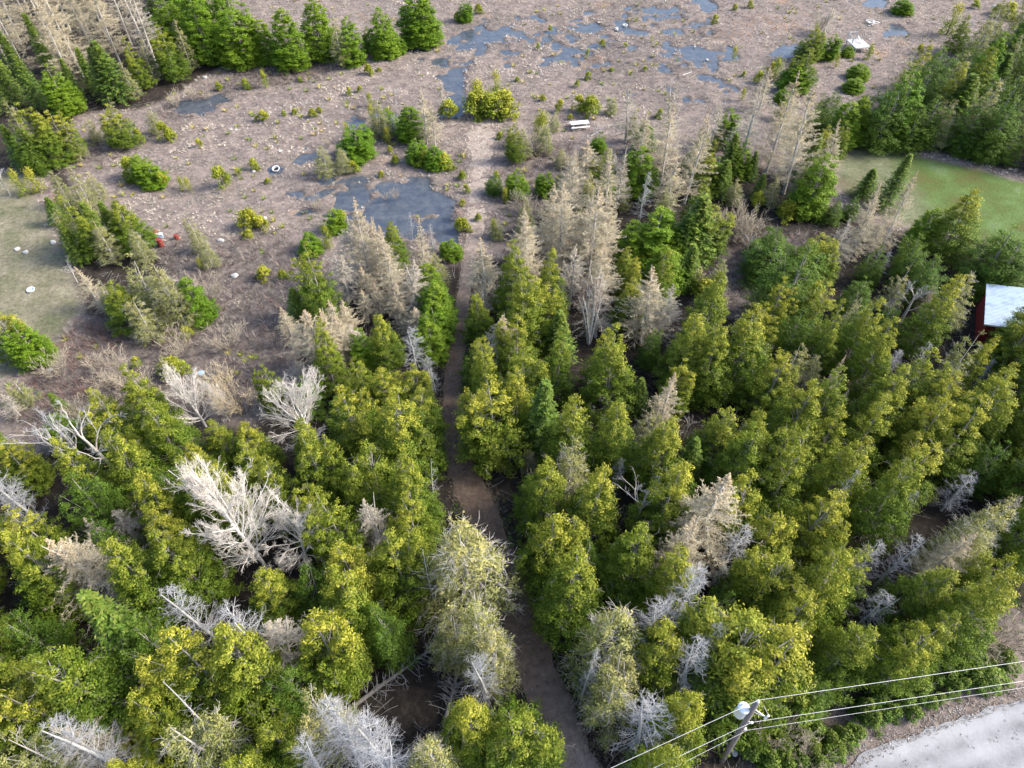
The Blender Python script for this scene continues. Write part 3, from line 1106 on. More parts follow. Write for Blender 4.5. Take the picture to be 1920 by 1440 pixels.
def in_view(x, y, mx=60, my=60):
    dep = y * st + CAM_H * ct
    px = 960 + FPX * x / dep
    py = 720 - FPX * (y * ct - CAM_H * st) / dep
    return (px > -mx) & (px < 1920 + mx) & (py > -my) & (py < 1440 + my)


def scatter(n, x0, x1, y0, y1):
    x, y = rs.uniform(x0, x1, n), rs.uniform(y0, y1, n)
    k = in_view(x, y)
    return x[k], y[k]


def tuftmat(name):
    m, t, b = newmat(name)
    a = t.nodes.new("ShaderNodeAttribute")
    a.attribute_name = "tint"
    t.links.new(a.outputs["Color"], b.inputs["Base Color"])
    b.inputs["Roughness"].default_value = 0.85
    b.inputs["Specular IOR Level"].default_value = 0.15
    return m


def tufts(name, x, y, z, col, bl, length, width, spread, mat):
    """col (n,3); blades as thin triangles"""
    n = len(x)
    idx = np.repeat(np.arange(n), bl)
    N = len(idx)
    a = rs.uniform(0, 6.283, N)
    sp_ = spread * rs.uniform(0.3, 1.2, N)
    d = norm(np.stack([np.cos(a) * sp_, np.sin(a) * sp_, np.ones(N)], 1))
    L_ = (np.broadcast_to(length, (n,))[idx]) * rs.uniform(0.6, 1.3, N)
    b0 = np.stack([x[idx] + np.cos(a) * 0.06 * rs.rand(N), y[idx] + np.sin(a) * 0.06 * rs.rand(N), z[idx] - 0.02], 1)
    s = np.stack([-np.sin(a), np.cos(a), np.zeros(N)], 1) * (width * rs.uniform(0.6, 1.3, N))[:, None]
    mid = b0 + d * (L_ * 0.6)[:, None]
    tip = b0 + d * L_[:, None] + np.stack([np.cos(a), np.sin(a), -0.5 * np.ones(N)], 1) * (L_ * 0.25)[:, None]
    V = np.stack([b0 - s * 0.6, b0 + s * 0.6, mid + s, tip, mid - s], 1)
    V = np.stack([b0 - s, b0 + s, tip], 1).reshape(-1, 3)
    F = np.arange(3 * N).reshape(N, 3)
    T = np.repeat(np.clip(col[idx] * rs.uniform(0.75, 1.22, (N, 1)), 0, 1), 3, 0)
    o = link(name, mesh(name, V, F, mat, T))
    return tag(o, kind="stuff")


x, y = scatter(150000, -112, 112, 28, 150)
m_ = masks(x, y)
z = height(x, y, m_)
patch = fbm(x, y, 6.0, 61)
fine = fbm(x, y, 1.4, 65)
keep = (m_['fo'] < 0.4) & (m_['le'] < -0.2) & (m_['lw'] < 0.1) & ((z > -0.12) | (rs.rand(len(x)) < 0.22)) & ((m_['tr'] > 0.1) | ((y > at(880, 540)[1]) & (m_['tr'] > -0.5))) & (rs.rand(len(x)) < np.clip(0.25 + 1.3 * (fine - 0.35) + 0.4 * (m_['co'] > 0), 0.08, 1))
x, y, z, patch, fine = x[keep], y[keep], z[keep], patch[keep], fine[keep]
mm = {k: v[keep] for k, v in m_.items()}
pal = np.array([(0.55, 0.475, 0.385), (0.63, 0.555, 0.46), (0.49, 0.415, 0.335), (0.37, 0.335, 0.30), (0.54, 0.49, 0.31), (0.25, 0.205, 0.18)])
pw = np.array([0.30, 0.24, 0.18, 0.14, 0.05, 0.09])
order = np.array([5, 3, 2, 0, 1, 4])
sel_ = np.clip((fbm(x, y, 2.2, 63) - 0.26) / 0.46 * 5 + rs.randn(len(x)) * 0.75, 0, 4.6)
i0_ = sel_.astype(int)
f0_ = (sel_ - i0_)[:, None]
col = (pal[order[i0_]] * (1 - f0_) + pal[order[np.minimum(i0_ + 1, 4)]] * f0_) * 1.06
inw = (z < -0.12)[:, None]
col = np.where(inw, col * 0.6, col)
dark = np.clip(sstep(0.52, 0.36, patch) + 0.8 * sstep(0.5, 0.36, fine), 0, 1.3)[:, None]
lil = 0.6 * sstep(0.45, 0.62, fbm(x, y, 4.0, 67))[:, None]
col = col * (1 - lil) + (col.mean(1, keepdims=True) * np.array([[1.0, 0.97, 0.93]]) * 0.9) * lil
col = col * (1 - 0.42 * dark) * np.array([[1, 1, 1]]) + dark * np.array([[0.01, 0.012, 0.02]])
zone = sstep(0.52, 0.62, fbm(x, y, 11.0, 101))[:, None]
col = col * (1 - 0.6 * zone) + 0.6 * zone * np.array([[0.31, 0.30, 0.235]]) * rs.uniform(0.7, 1.3, (len(x), 1))
zon2 = sstep(0.50, 0.60, fbm(x, y, 8.0, 111))[:, None]
col = col * (1 + 0.22 * zon2)
inb = sstep(-1, 1, mm['br'])[:, None]
col = col * (1 - 0.5 * inb)
ico = sstep(-0.3, 0.5, mm['co'])[:, None]
col = col * (1 - 0.7 * ico) + 0.7 * ico * (np.array([[0.50, 0.42, 0.36]]) * rs.uniform(0.8, 1.15, (len(x), 1)))
rustp = np.full(len(x), -9.0)
for e in [(1105, 118, 42, 14), (1368, 66, 34, 15), (1420, 40, 50, 16), (1470, 50, 40, 16), (850, 425 - 300, 1, 1)]:
    rustp = np.maximum(rustp, sdist(x, y, ell(*e)))
rsel = (rustp > (rs.rand(len(x)) - 0.5) * 3)[:, None]
col = np.where(rsel, col * np.array([[1.0, 0.66, 0.42]]), col)
TM = tuftmat("dry_grass")
tufts("dry_grass", x, y, z, col, 10, 0.30, 0.020, 0.95, TM)
# small yellow-green sprouts dotted over the marsh
x, y = scatter(3800, -110, 110, 34, 150)
m_ = masks(x, y)
z = height(x, y, m_)
k = (m_['fo'] < 0) & (m_['le'] < -0.5) & (m_['lw'] < -0.5) & (m_['co'] < 0.4) & (z > -0.12) & (rs.rand(len(x)) < sstep(0.42, 0.62, fbm(x, y, 8.0, 77)) * 0.8 + 0.08)
x, y, z = x[k], y[k], z[k]
col = np.array([(0.27, 0.29, 0.045), (0.36, 0.33, 0.07), (0.17, 0.23, 0.04), (0.40, 0.33, 0.12)])[rs.choice(4, len(x))]
tufts("low_marsh_growth", x, y, z, col, 30, rs.uniform(0.25, 0.7, len(x)), 0.03, 0.9, TM)
# short lawn grass
x, y = scatter(60000, -90, 90, 20, 110)
m_ = masks(x, y)
k = (m_['le'] > 0) | (m_['lw'] > 0)
x, y = x[k], y[k]
le = m_['le'][k] > 0
n1 = fbm(x, y, 3.0, 81)[:, None]
col = np.where(le[:, None], np.array([[0.085, 0.135, 0.040]]) * (1 - n1) + np.array([[0.18, 0.24, 0.10]]) * n1, np.array([[0.10, 0.115, 0.055]]) * (1 - n1) + np.array([[0.26, 0.235, 0.18]]) * n1)
tufts("lawn_grass", x, y, np.zeros(len(x)), col, 5, 0.10, 0.018, 1.0, TM)
# low verge growth beside trail and road
x, y = scatter(60000, -40, 70, 5, 45)
m_ = masks(x, y)
k = ((m_['rd'] < 0.25) & (m_['rd'] > -7.5) & (rs.rand(len(x)) < np.where(m_['rd'] > -0.3, 0.12, 0.55)) & (m_['tr'] > 0)) | ((m_['tr'] > -0.25) & (m_['tr'] < 0.7) & (rs.rand(len(x)) < 0.6))
x, y = x[k], y[k]
gr = (vnoise(x, y, 1.6, 91) > 0.6)[:, None]
pale = sstep(-2.5, -0.2, m_['rd'][k])[:, None]
c1 = np.array([[0.15, 0.125, 0.095]]) * (1 - pale) + np.array([[0.34, 0.29, 0.25]]) * pale
col = np.where(gr & (pale < 0.6), np.array([[0.09, 0.15, 0.035]]), c1)
tufts("verge_grass", x, y, np.full(len(x), 0.03), col, 7, 0.26, 0.022, 0.8, TM)

# loose stones along the road edge and between the wheel tracks
x, y = scatter(90000, 5, 60, 2, 30)
m_ = masks(x, y)
k = (m_['rd'] > -0.7) & (rs.rand(len(x)) < np.where(m_["rd"] < 0.35, 0.8, 0.035))
x, y, rdd = x[k], y[k], m_['rd'][k]
col = np.array([(0.36, 0.34, 0.33), (0.24, 0.22, 0.20), (0.46, 0.45, 0.45), (0.17, 0.15, 0.135), (0.30, 0.25, 0.21)])[rs.choice(5, len(x))] * 0.85
tufts("road_gravel", x, y, np.where(rdd > 0, 0.14, 0.04), col, 4, 0.06, 0.028, 1.8, TM)

# leaf and twig litter lying on the trail, thicker between the wheel tracks and at the edges
x, y = scatter(90000, -8, 12, 5, 62)
m_ = masks(x, y)
k = (m_['tr'] < 0.1)
x, y, tr_ = x[k], y[k], m_['tr'][k]
hw = np.interp(y, TC[::-1, 1], TW[::-1])
q_ = np.clip(-tr_ / hw, 0, 1)
k = rs.rand(len(x)) < 0.10 + 0.5 * sstep(0.28, 0.0, q_) + 0.30 * sstep(0.72, 1.0, q_)
x, y = x[k], y[k]
col = np.array([(0.16, 0.11, 0.08), (0.24, 0.18, 0.14), (0.10, 0.075, 0.06), (0.34, 0.28, 0.22), (0.13, 0.14, 0.06)])[rs.choice(5, len(x), p=[0.35, 0.25, 0.2, 0.1, 0.1])]
tufts("path_litter", x, y, np.full(len(x), 0.05), col, 4, 0.09, 0.020, 2.2, TM)

# bare twig brush
x, y = scatter(60000, -90, 60, 20, 125)
m_ = masks(x, y)
k = (m_['br'] > -0.8) & (m_['fo'] < 0.8) & (m_['wat'] < -0.2) & (m_['co'] < 0) & (m_['lw'] < -0.3) & (rs.rand(len(x)) < 0.22 + 0.55 * sstep(0.4, 0.7, fbm(x, y, 4, 95)))
x, y = x[k], y[k]
z = height(x, y)
n1 = fbm(x, y, 5.0, 97)[:, None]
pal = np.array([(0.19, 0.145, 0.125), (0.22, 0.185, 0.165), (0.30, 0.255, 0.22), (0.15, 0.10, 0.09)])
col = pal[rs.choice(4, len(x))] * (0.7 + 0.7 * n1)
tufts("brush_undergrowth", x, y, z, col, 9, rs.uniform(0.5, 1.2, len(x)), 0.018, 0.75, TM)
# red barked osier patch and grey alder thickets
x, y = scatter(30000, -90, 0, 25, 70)
k = (sdist(x, y, G([(40, 700), (150, 600), (250, 630), (200, 740), (60, 760)])) > 0)
x, y = x[k], y[k]
k = rs.rand(len(x)) < 0.5
x, y = x[k], y[k]
col = np.array([(0.19, 0.105, 0.09), (0.17, 0.13, 0.115)])[rs.choice(2, len(x))]
tufts("osier_undergrowth", x, y, np.zeros(len(x)), col, 8, 0.8, 0.016, 0.7, TM)

# fallen branches and sticks on the forest floor
x, y = scatter(16000, -60, 75, 5, 90)
m_ = masks(x, y)
k = (m_['fo'] > 0) & (m_['tr'] > 0.3) & (m_['rd'] < -1) & (rs.rand(len(x)) < 0.75)
x, y = x[k], y[k]
n = len(x)
a = rs.uniform(0, 6.283, n)
S = np.stack([x, y, rs.uniform(0.03, 0.25, n)], 1)
_, sg = grow(rs, S, np.stack([np.cos(a), np.sin(a), rs.uniform(-0.05, 0.35, n)], 1), rs.uniform(0.4, 2.0, n), 0.016, 0.008, k=4, bend=-0.03, jit=0.18)
V, F, T = seg_mesh(sg, 3)
cc = rs.uniform(0.12, 0.36, n)
T = np.repeat(np.stack([np.tile(cc, 4), np.tile(cc * 0.96, 4), np.tile(cc * 0.93, 4)], 1), 6, 0)
tag(link("fallen_branch_litter", mesh("fallen_branch_litter", V, F, TM, T)), kind="stuff")

# ------------------------------------------------------------------ tree library
LIB = {}
LIB['c'] = [cedar(100 + i, n=[360, 400, 330, 370, 420, 330, 380, 350][i], lead=[1, 3, 1, 2, 3, 1, 2, 1][i], H=[10, 10, 10, 10, 9, 10, 10, 10][i], goldk=[1.0, 1.15, 0.75, 1.1, 0.85, 0.95, 1.1, 0.65][i], Rr=[2.0, 2.3, 1.9, 2.1, 2.4, 1.8, 2.15, 2.0][i], twigs=50) for i in range(8)]
LIB['g'] = [cedar(200 + i, n=420, m=56, lead=[1, 2, 1, 2][i], goldk=0.55, mat="thuja", top=0.8, lo=0.03, upr=0.9, Rr=1.6, leaf=(0.085, 0.036), shape=0.52) for i in range(4)]
LIB['b'] = [cedar(300 + i, n=400, m=42, lead=[3, 4, 2][i], goldk=0.5, mat="darkc", top=0.85, lo=0.05, Rr=1.9) for i in range(3)]
LIB['s'] = [spruce(400 + i, Rr=[1.6, 1.4, 1.8][i]) for i in range(3)]
LIB['m'] = [cedar(500 + i, n=240, m=34, lead=[1, 2, 1, 2][i], goldk=0.9, mat="olive", wood="bark_pale", twigs=240, Rr=1.7) for i in range(4)]
LIB['t'] = [tamarack(600 + i, Rr=[2.0, 2.2, 1.8, 2.4][i], nb=[150, 170, 140, 160][i], tw=20) for i in range(4)]
LIB['p'] = [tamarack(700 + i, Rr=[1.9, 2.1, 1.7][i], mat="twig_grey", nb=120, tw=15, tipg=0.4) for i in range(3)]
LIB['r'] = [tamarack(740, Rr=2.2, mat="twig_red", nb=120, tw=18, tipg=0.3, up=0.12)]
LIB['d'] = [snag(800 + i, nb=[80, 60, 95, 70][i], up=[0.10, -0.05, 0.16, 0.02][i], Rr=[1.1, 1.3, 1.0, 1.2][i]) for i in range(4)]
LIB['q'] = [snag(850 + i, nb=22, tw=2, k2=1, lo=0.35, jit=0.25, Rr=1.0) for i in range(2)]
LIB['w'] = [broad(900, H=8, Rr=2.6, limbs=24, per=(9, 6, 3), lo=0.04, ang=(0.12, 1.15), thick=0.8, jit=0.08), broad(901, H=9, Rr=2.4, limbs=34, per=(9, 6, 3), lo=0.08, ang=(0.15, 1.4), thick=0.75, jit=0.09), broad(902, H=8, Rr=2.0, limbs=26, lo=0.2, per=(8, 6, 3), thick=0.75, ang=(0.5, 1.5), up=0.02, jit=0.16)]
LIB['v'] = [broad(920 + i, per=(4, 4, 3), limbs=7, lo=0.25, ang=(0.3, 0.9), jit=0.2, mat="twig_silver", wood="bark_pale", Rr=2.3, thick=1.1) for i in range(2)]
LIB['y'] = [broad(940, stems=5, limbs=3, per=(4, 5, 4), lo=0.4, ang=(0.2, 0.6), mat="twig_red", Rr=1.5)]
LIB['k'] = [bush(1000 + i, n=[26, 20, 32, 24][i]) for i in range(4)]
LIB['l'] = [bush(1050 + i, n=[24, 30, 20][i], m=70, mat="verge", goldk=0.4) for i in range(3)]
LIB['h'] = [twigbush(1100 + i) for i in range(2)]
LIB['o'] = [twigbush(1150 + i, mat="twig_tan", n=26) for i in range(2)]
LIB['n'] = [bush(1200 + i, H=3.0, Rr=0.62, n=34, m=34, goldk=0.8) for i in range(3)]

INFO = {  # name, category, look, default height, group
    'c': ("cedar_tree", "cedar tree", "golden-tipped cedar", 8.5, "golden-tipped cedars of the wood"),
    'g': ("green_cedar", "green cedar", "dense bright green cedar", 8.0, "dense green cedars"),
    'b': ("dark_cedar_tree", "dark cedar", "dark green bushy cedar", 7.6, "dark green cedars"),  # dark understory cedars, crowns built like the other cedars
    's': ("spruce_tree", "spruce tree", "pointed green spruce", 8.5, "spruces"),
    'm': ("thin_cedar_tree", "cedar tree", "thin grey-green cedar", 8.5, "thin grey-green cedars"),
    't': ("tamarack_tree", "tamarack tree", "tan leafless tamarack", 11.0, "tan leafless tamaracks"),
    'p': ("tamarack_tree", "tamarack tree", "pale grey leafless tamarack", 11.0, "pale grey tamaracks"),
    'r': ("bare_tree", "bare tree", "reddish-brown bare tree", 9.0, None),
    'd': ("dead_tree", "dead tree", "silver dead conifer", 8.5, "silver dead conifers"),
    'q': ("dead_tree", "dead tree", "thin white dead pole tree", 8.0, "dead pole trees"),
    'w': ("bare_tree", "bare tree", "white-limbed bare tree", 9.0, "white bare trees"),
    'v': ("bare_tree", "bare tree", "open grey bare tree", 8.0, "grey bare trees"),
    'y': ("birch_tree", "birch tree", "white-stemmed birch clump", 8.0, None),
    'k': ("cedar_bush", "bush", "yellow-green bush", 1.5, "yellow-green marsh bushes"),
    'l': ("green_bush", "bush", "low green bush", 1.2, "low green bushes on the verge"),
    'h': ("bare_bush", "bush", "grey leafless bush", 2.4, "grey leafless bushes"),
    'o': ("bare_bush", "bush", "orange-tan leafless bush", 2.8, "orange-tan leafless bushes"),
    'n': ("young_cedar", "young cedar", "slender young yellow cedar", 2.6, "slender young cedars"),
}
# landmarks for the labels (picture position, wording)
LAND = [("the utility pole", 1392, 1365), ("the metal-roofed cabin", 1885, 570), ("the white picnic table", 1087, 235), ("the blue pond", 770, 385),
        ("the green lawn", 1720, 340), ("the red barrels", 302, 445), ("the broadest white bare tree", 430, 960), ("the fan-shaped white bare tree", 565, 765),
        ("the small round white bare tree", 550, 1005), ("the silver snag overhanging the trail", 790, 655), ("the crooked white pole snag", 815, 905),
        ("the white birch clump", 1122, 595), ("the broad tan tamarack", 1335, 985), ("the long fallen log", 730, 1255), ("the silver snag above the wires", 1325, 1205),
        ("the twisted white tree", 1728, 560), ("the leaning pink-tan tamarack", 1550, 730), ("the white wooden platform", 1607, 88), ("the gravel road", 1800, 1370),
        ("the white tub in a puddle", 1170, 47), ("the white basin on grass", 57, 543), ("the dark ditch", 370, 200), ("the fan-shaped small white tree", 355, 735),
        ("the wide pale twiggy tree", 1215, 945), ("the trail's forked bend", 890, 910), ("the photo's bottom left corner", 40, 1400), ("the photo's top left corner", 60, 60),
        ("the photo's top right corner", 1860, 100), ("the double grey bare trees", 90, 850), ("the dead spruce beyond the pond", 745, 215), ("the round puddle", 1300, 100),
        ("the big golden cedar by wires", 1430, 1180), ("the grassy marsh corridor", 905, 330), ("the silver snag by cabin", 1745, 660), ("the tall orphan cedar by trail", 895, 790),
        ("the tan tamarack by trail", 905, 520), ("the widest green cedar of marsh edge", 620, 60), ("the shadowed marsh clearing", 1400, 540), ("the blue-grey snag low in wood", 350, 1145),
        ("the lower trail end", 1060, 1400), ("the silver curled snag", 1790, 925), ("the lone silver snag", 1213, 370)]
ORD = ["closest"] + [w + " closest" for w in "second third fourth fifth sixth seventh eighth ninth tenth eleventh twelfth thirteenth fourteenth fifteenth sixteenth seventeenth eighteenth nineteenth twentieth twenty-first twenty-second twenty-third twenty-fourth twenty-fifth".split()]

PLACED = []      # kind, variant, x, y, h, w, label
trs = random.Random(3)


def place(kind, p, h, w=1.0, label=None, variant=None, lean=None, rot=None):
    PLACED.append([kind, variant, float(p[0]), float(p[1]), float(h), float(w), label, lean, rot])


def tile(ox, oy, text, k=3.0):
    for e in text.replace("\n", " ").split(";"):
        q = e.split()
        if not q:
            continue
        kind = q[0]
        n = [float(v) for v in q[1:]]
        if kind.endswith("@"):                 # foot pixel and height
            p = at(ox + n[0] / k, oy + n[1] / k)
            place(kind[0], p, n[2], n[3] if len(n) > 3 else 1.0)
            continue
        xt, yt = ox + n[0] / k, oy + n[1] / k
        if len(n) > 2 and n[2] > 0:            # tip pixel and row of the foot
            p, h = tip_base(xt, yt, oy + n[2] / k)
        else:
            h = INFO[kind][3] * (trs.uniform(0.82, 1.22) if kind in 'cb' else trs.uniform(0.95, 1.15))
            p = at(xt, yt, h)
        place(kind, p, h, n[3] if len(n) > 3 else 1.0)


tile(0, 0, """t@ 190 480 13; t@ 480 450 14; t@ 575 380 13; t@ 690 385 14; p@ 900 420 11 1.2; t@ 430 520 13; t@ 240 310 14; t@ 120 250 13; t@ 620 240 14; t@ 780 130 14; p@ 330 300 14; t@ 60 380 12;
t@ 520 230 15; p@ 830 300 13 1.2; t@ 20 200 14; t@ 400 180 14; t@ 700 50 14; p@ 870 200 12; p@ 990 230 9; t@ 300 90 14; t@ 160 60 14; t@ 560 60 14; t@ 40 60 13; p@ 880 30 12; p@ 740 250 12;
s@ 110 600 8; s@ 250 620 7.5; g@ 400 640 6.5 1.2; s@ 540 520 6; s@ 690 570 8 1.5; s@ 60 520 9; s@ 340 500 8; s@ 620 560 7 1.2; s@ 300 400 8; c@ 820 500 7; c@ 1000 450 7.5 1.1; m@ 880 470 6; s@ 200 480 8; s@ 450 580 6; s@ 20 640 8; s@ 160 520 8; m@ 760 560 5;
b@ 950 380 8; m@ 1080 400 7; s@ 930 200 9; s@ 950 90 9; m@ 1060 180 10;
g@ 1040 330 9 1.2; g@ 1190 350 10 1.35; g@ 1380 372 9.5 1.3; g@ 1285 300 10 1.0; m@ 1230 200 10 ; g@ 1100 220 10; g@ 960 40 9; s@ 1300 150 11; g@ 1110 60 10 ;
m 20 560 860; c 100 570 930; c 170 600 930; c 270 620 890 1.2; s 10 700 940; b 60 700 960 1.1; s 120 720 960; m 350 690 900; b 190 870 980 0.8; c 220 700 920; c 330 700 890;
m 600 545 800 0.8; c 640 640 820 1.1; c 720 730 815 0.9; m 480 640 800; m 820 590 750 1.1; k 900 690 790; k 760 730 800; k 940 720 790;
n 150 950 1080 1.2; m 380 930 1200; m 280 960 1160; m 490 970 1130; c 330 1100 1440; s 470 1130 1420 1.2; c 640 1130 1400 1.4; s 560 1140 1390; s 250 1110 1260; m 420 1050 1350; c 560 1080 1380 ; m 300 1180 1400; m 730 1290 1480; s 340 1250 1470; m 520 1240 1480;
g 760 870 1010 1.3; k 700 880 1000; g 830 930 1040 1.5; k 890 970 1045; k 1220 940 1060 ; n 1240 960 1060; m 1050 1200 1420; m 1130 1340 1500; k 1380 1180 1280 1.2; n 1400 1180 1280; k 1390 1290 1340 1.2; k 1110 780 830; n 1000 990 1060; n 1040 1000 1080; k 1415 890 950; k 1330 950 985; k 1220 460 510; k 1370 440 500; h 1150 500 560; h 1050 470 560; h 960 500 600; k 1230 60 ;k 1440 650 680;
n 60 960 1100; v@ 60 1100 4 0.7""")
tile(480, 0, """g 20 110 350 1.2; g 140 50 385 1.35; g 310 -10 330 1.3; g 400 -10 385 1.5; g 500 90 360 1.1; g 690 40 320 1.2; g 750 170 320 1.0; g 620 150 290 0.9; g 800 200 300 1.0; g 880 -60 250 1.4; g 940 -30 250 1.3; g 1170 0 120; k 1250 20 80; k 1125 70 120; m 430 60 380;
p 230 170 385 0.8; v 200 150 370 0.5; k 625 360 420; n 30 390 495; k 515 490 535; k 310 610 660; k 350 600 630; k 30 620 680 1.2; k 580 480 520; k 240 430 460; k 150 620 650; k 210 610 640; k 690 380 400; k 690 300 330; k 600 310 350;
k 1250 500 640 1.5; n 1240 450 600 1.3; k 1330 510 655 1.5; k 1390 490 650 1.5; n 1345 400 560; k 1410 580 655 1.3; n 640 590 670 1.2; n 630 520 600; m 640 650 780; g 730 610 730 1.2; g 860 600 780 1.4; k 1080 560 665 1.2; k 1040 600 650; m 670 560 760; m 720 620 790 0.8;
n 500 690 800; g 540 700 890 1.4; c 560 740 890; m 360 820 990 1.2; m 470 830 970; k 540 910 970 1.2; n 730 720 810 ; k 750 820 860; k 780 870 920; g 890 780 915 1.1; g 1000 820 940 1.1; k 1050 860 945 1.4; k 950 850 935 1.3; b 1340 1030 1085; k 1160 960 1010; k 1180 1040 1085; k 1160 1120 1160; n 1140 1220 1300; k 1165 1230 1300 1.2; g 1150 1350 1450; k 1250 1200 1240; m 1360 1230 1340; n 1335 1230 1330; g 290 1320 1420 1.2; k 20 1220 1300 1.1; k 40 1250 1300; g 430 1180 1300 1.1; n 380 1270 1390; k 470 1190 1280; m 1430 740 830; k 700 960 990;k 60 1000 1030; k 1370 740 780; k 1350 960 1000;n 1400 1060 1140;
t 930 490 810 1.0; t 985 560 830 0.9; p 1040 480 640 0.8; q 770 480 715 0.5; d 765 640 760 1.1; t 545 1090 1600 0.85; t 905 1225 1640 0.65; d 980 1260 1430 0.7; d 862 1190 1320 0.5; p 490 1220 1600 1.3; t 690 1280 1650; t 640 1230 1600 0.8; t 1280 1350 1740 1.35; c 750 1240 1500; m 520 1350 1600; h 390 760 830; h 330 1100 1180; h 720 1080 1130; h 780 1060 1120; r 1130 1170 1230 ; m 1010 1420 1600""")
tile(960, 0, """p 680 480 800 1.25; p 940 470 900 1.3; p 1180 560 840 1.1; p 1420 450 960 1.3; p 1370 600 900; t 430 790 1080 1.5; t 380 860 1080 ; t 920 860 1200 1.3; t 240 1050 1480 1.2; t 300 1010 1500 1.2; t 480 1050 1560 1.2; t 570 1050 1520 0.8; t 400 1180 1520 0.9; p 630 820 1200 0.7; p 590 850 1080 1.2; d 760 970 1290 0.9;
g 740 830 1090 1.2; m 550 830 960; c 1090 1000 1300; g 840 1180 1480 1.5; g 720 1240 1470 1.3; s 1000 1190 1460 1.6; s 1100 1100 1450 1.5; c 1140 1150 1440 1.2; g 940 1280 1470 1.2; c 1070 790 990 1.2; m 1030 850 1030; g 1240 610 820 1.1; s 1260 760 1000 1.2; g 1170 880 1080 1.1; c 1110 900 1100; s 1220 900 1110; m 1280 1010 1150; k 1400 1080 1170; s 1420 980 1120; g 1390 1350 1430; c 520 930 1080; g 540 1000 1150; g 1330 780 1000; s 1380 850 1010; p 1320 640 900;
n 170 630 800 1.2; n 150 660 800; m 240 640 740; h 120 720 860 1.4; c 20 730 910 0.8; m 60 720 890; m 190 700 860; k 380 540 625 1.2; k 450 540 645 1.3; k 270 560 625; k 330 640 670; k 420 640 668; m 560 590 640; g 30 950 1110 1.0; n 35 960 1110; m 270 970 1090; g 200 970 1100; g 490 760 850; k 840 610 665; m 280 860 940; k 510 220 262; k 430 400 445 1.1; k 640 240 268; k 1345 0 45 1.1; k 750 370 400; k 1310 400 430; n 1260 260 340; k 1150 80 130; k 1400 400 470; n 1310 500 570; k 145 240 275; k 425 275 310; k 560 380 400; k 370 450 490; k 175 530 570; h 330 850 950; h 60 1080 1200 1.3; h 130 1100 1240 1.3; m 640 1000 1180; q 447 330 400 0.4; n 790 200 240; k 215 140 175; k 1260 20 60; k 30 430 460; m 700 620 800 0.9; g 760 700 860; c 1290 840 960; m 1180 700 830; b 800 900 1100; h 1330 1150 1300 1.6; h 1250 1200 1350 1.5; h 1400 1250 1400 1.4; v 1360 1300 1460 0.8; q 1405 100 380 0.4""")
tile(1440, 0, """b 620 500 780 1.2; g 840 410 800 1.4; b 760 470 840 1.3; b 700 560 830 1.2; b 930 350 600 1.2; b 1000 260 480 1.2; c 1120 350 720 1.0; s 1180 420 740 1.7; b 1090 300 520 1.2; m 1290 450 840 1.3; b 1400 540 890 1.4; b 1230 540 860 1.3; m 1060 560 840 1.2; b 960 540 830 1.3; b 1250 270 500 1.3; b 1330 200 400 1.3; g 1400 150 400 1.3; s 1380 300 560 1.3; b 1180 230 450 1.2; n 1080 20 200 1.3; c 1130 110 300; d 1160 90 280; g 1300 130 300; s 1430 430 650 1.3; b 880 600 850 1.3; b 1140 640 860 1.4; b 1300 640 890 1.4; m 1010 680 850 1.2; b 1430 700 900 1.3; v 930 380 600 0.6; m 1000 560 800; b 850 330 560; c 900 300 500; m 1230 480 760 1.2; b 1350 420 700 1.3; b 1440 250 500 1.2;
g 560 545 800 1.2; g 470 570 830 1.2; b 380 510 720 1.3; b 300 580 780 1.2; b 250 640 800 1.1; c 340 700 960; s 290 760 1010; c 420 720 920; g 330 870 1200 1.1; s 400 800 1010; m 210 940 1170; b 290 960 1190; b 260 860 1050;
g 180 360 505 1.7; c 220 370 500 1.2; g 380 190 330 1.1; g 300 180 330; b 200 230 320 1.2; c 250 240 350; g 340 230 330; g 530 360 440 1.5; k 560 390 440; g 500 440 510 1.5; k 460 460 510; g 100 500 570; k 90 580 670; n 590 250 335 1.3; g 460 260 315; g 780 -10 75 1.9; k 870 250 310; n 920 250 330 1.2; k 1180 0 45 1.5; k 1380 10 100 1.5; k 1310 20 80 1.2; n 70 320 440 1.3; n 400 310 380; k 30 350 420; m 110 330 470;
t 190 540 880 0.7; t 20 370 620 1.0; p 370 10 200 1.4; h 320 60 180 1.2; s 600 950 1110 1.2; s 790 870 1170 1.1; t 650 1030 1380 0.9; t 850 980 1450 0.9; t 600 1150 1480 0.9; p 480 1230 1500 1.1; t 700 1180 1480 0.7;
c 1190 1070 1440 1.4; b 1040 1065 1420 1.7; c 1110 1190 1450 1.3; g 950 1170 1400 1.2; b 1400 1270 1600 1.7; b 1440 1350 1650 1.5; s 660 1260 1460; b 80 1285 1520 1.7; c 310 1310 1560 1.2; c 380 1370 1600; k 140 1130 1220 1.5; k 100 1170 1225 1.3; c 20 960 1160 ; m 50 1000 1160; s 1330 1330 1500; b 500 1100 1230; b 400 1130 1260; g 740 1010 1180; b 880 1320 1560 1.3;b 640 1380 1600; c 240 1340 1600;b 200 1050 1200 """)
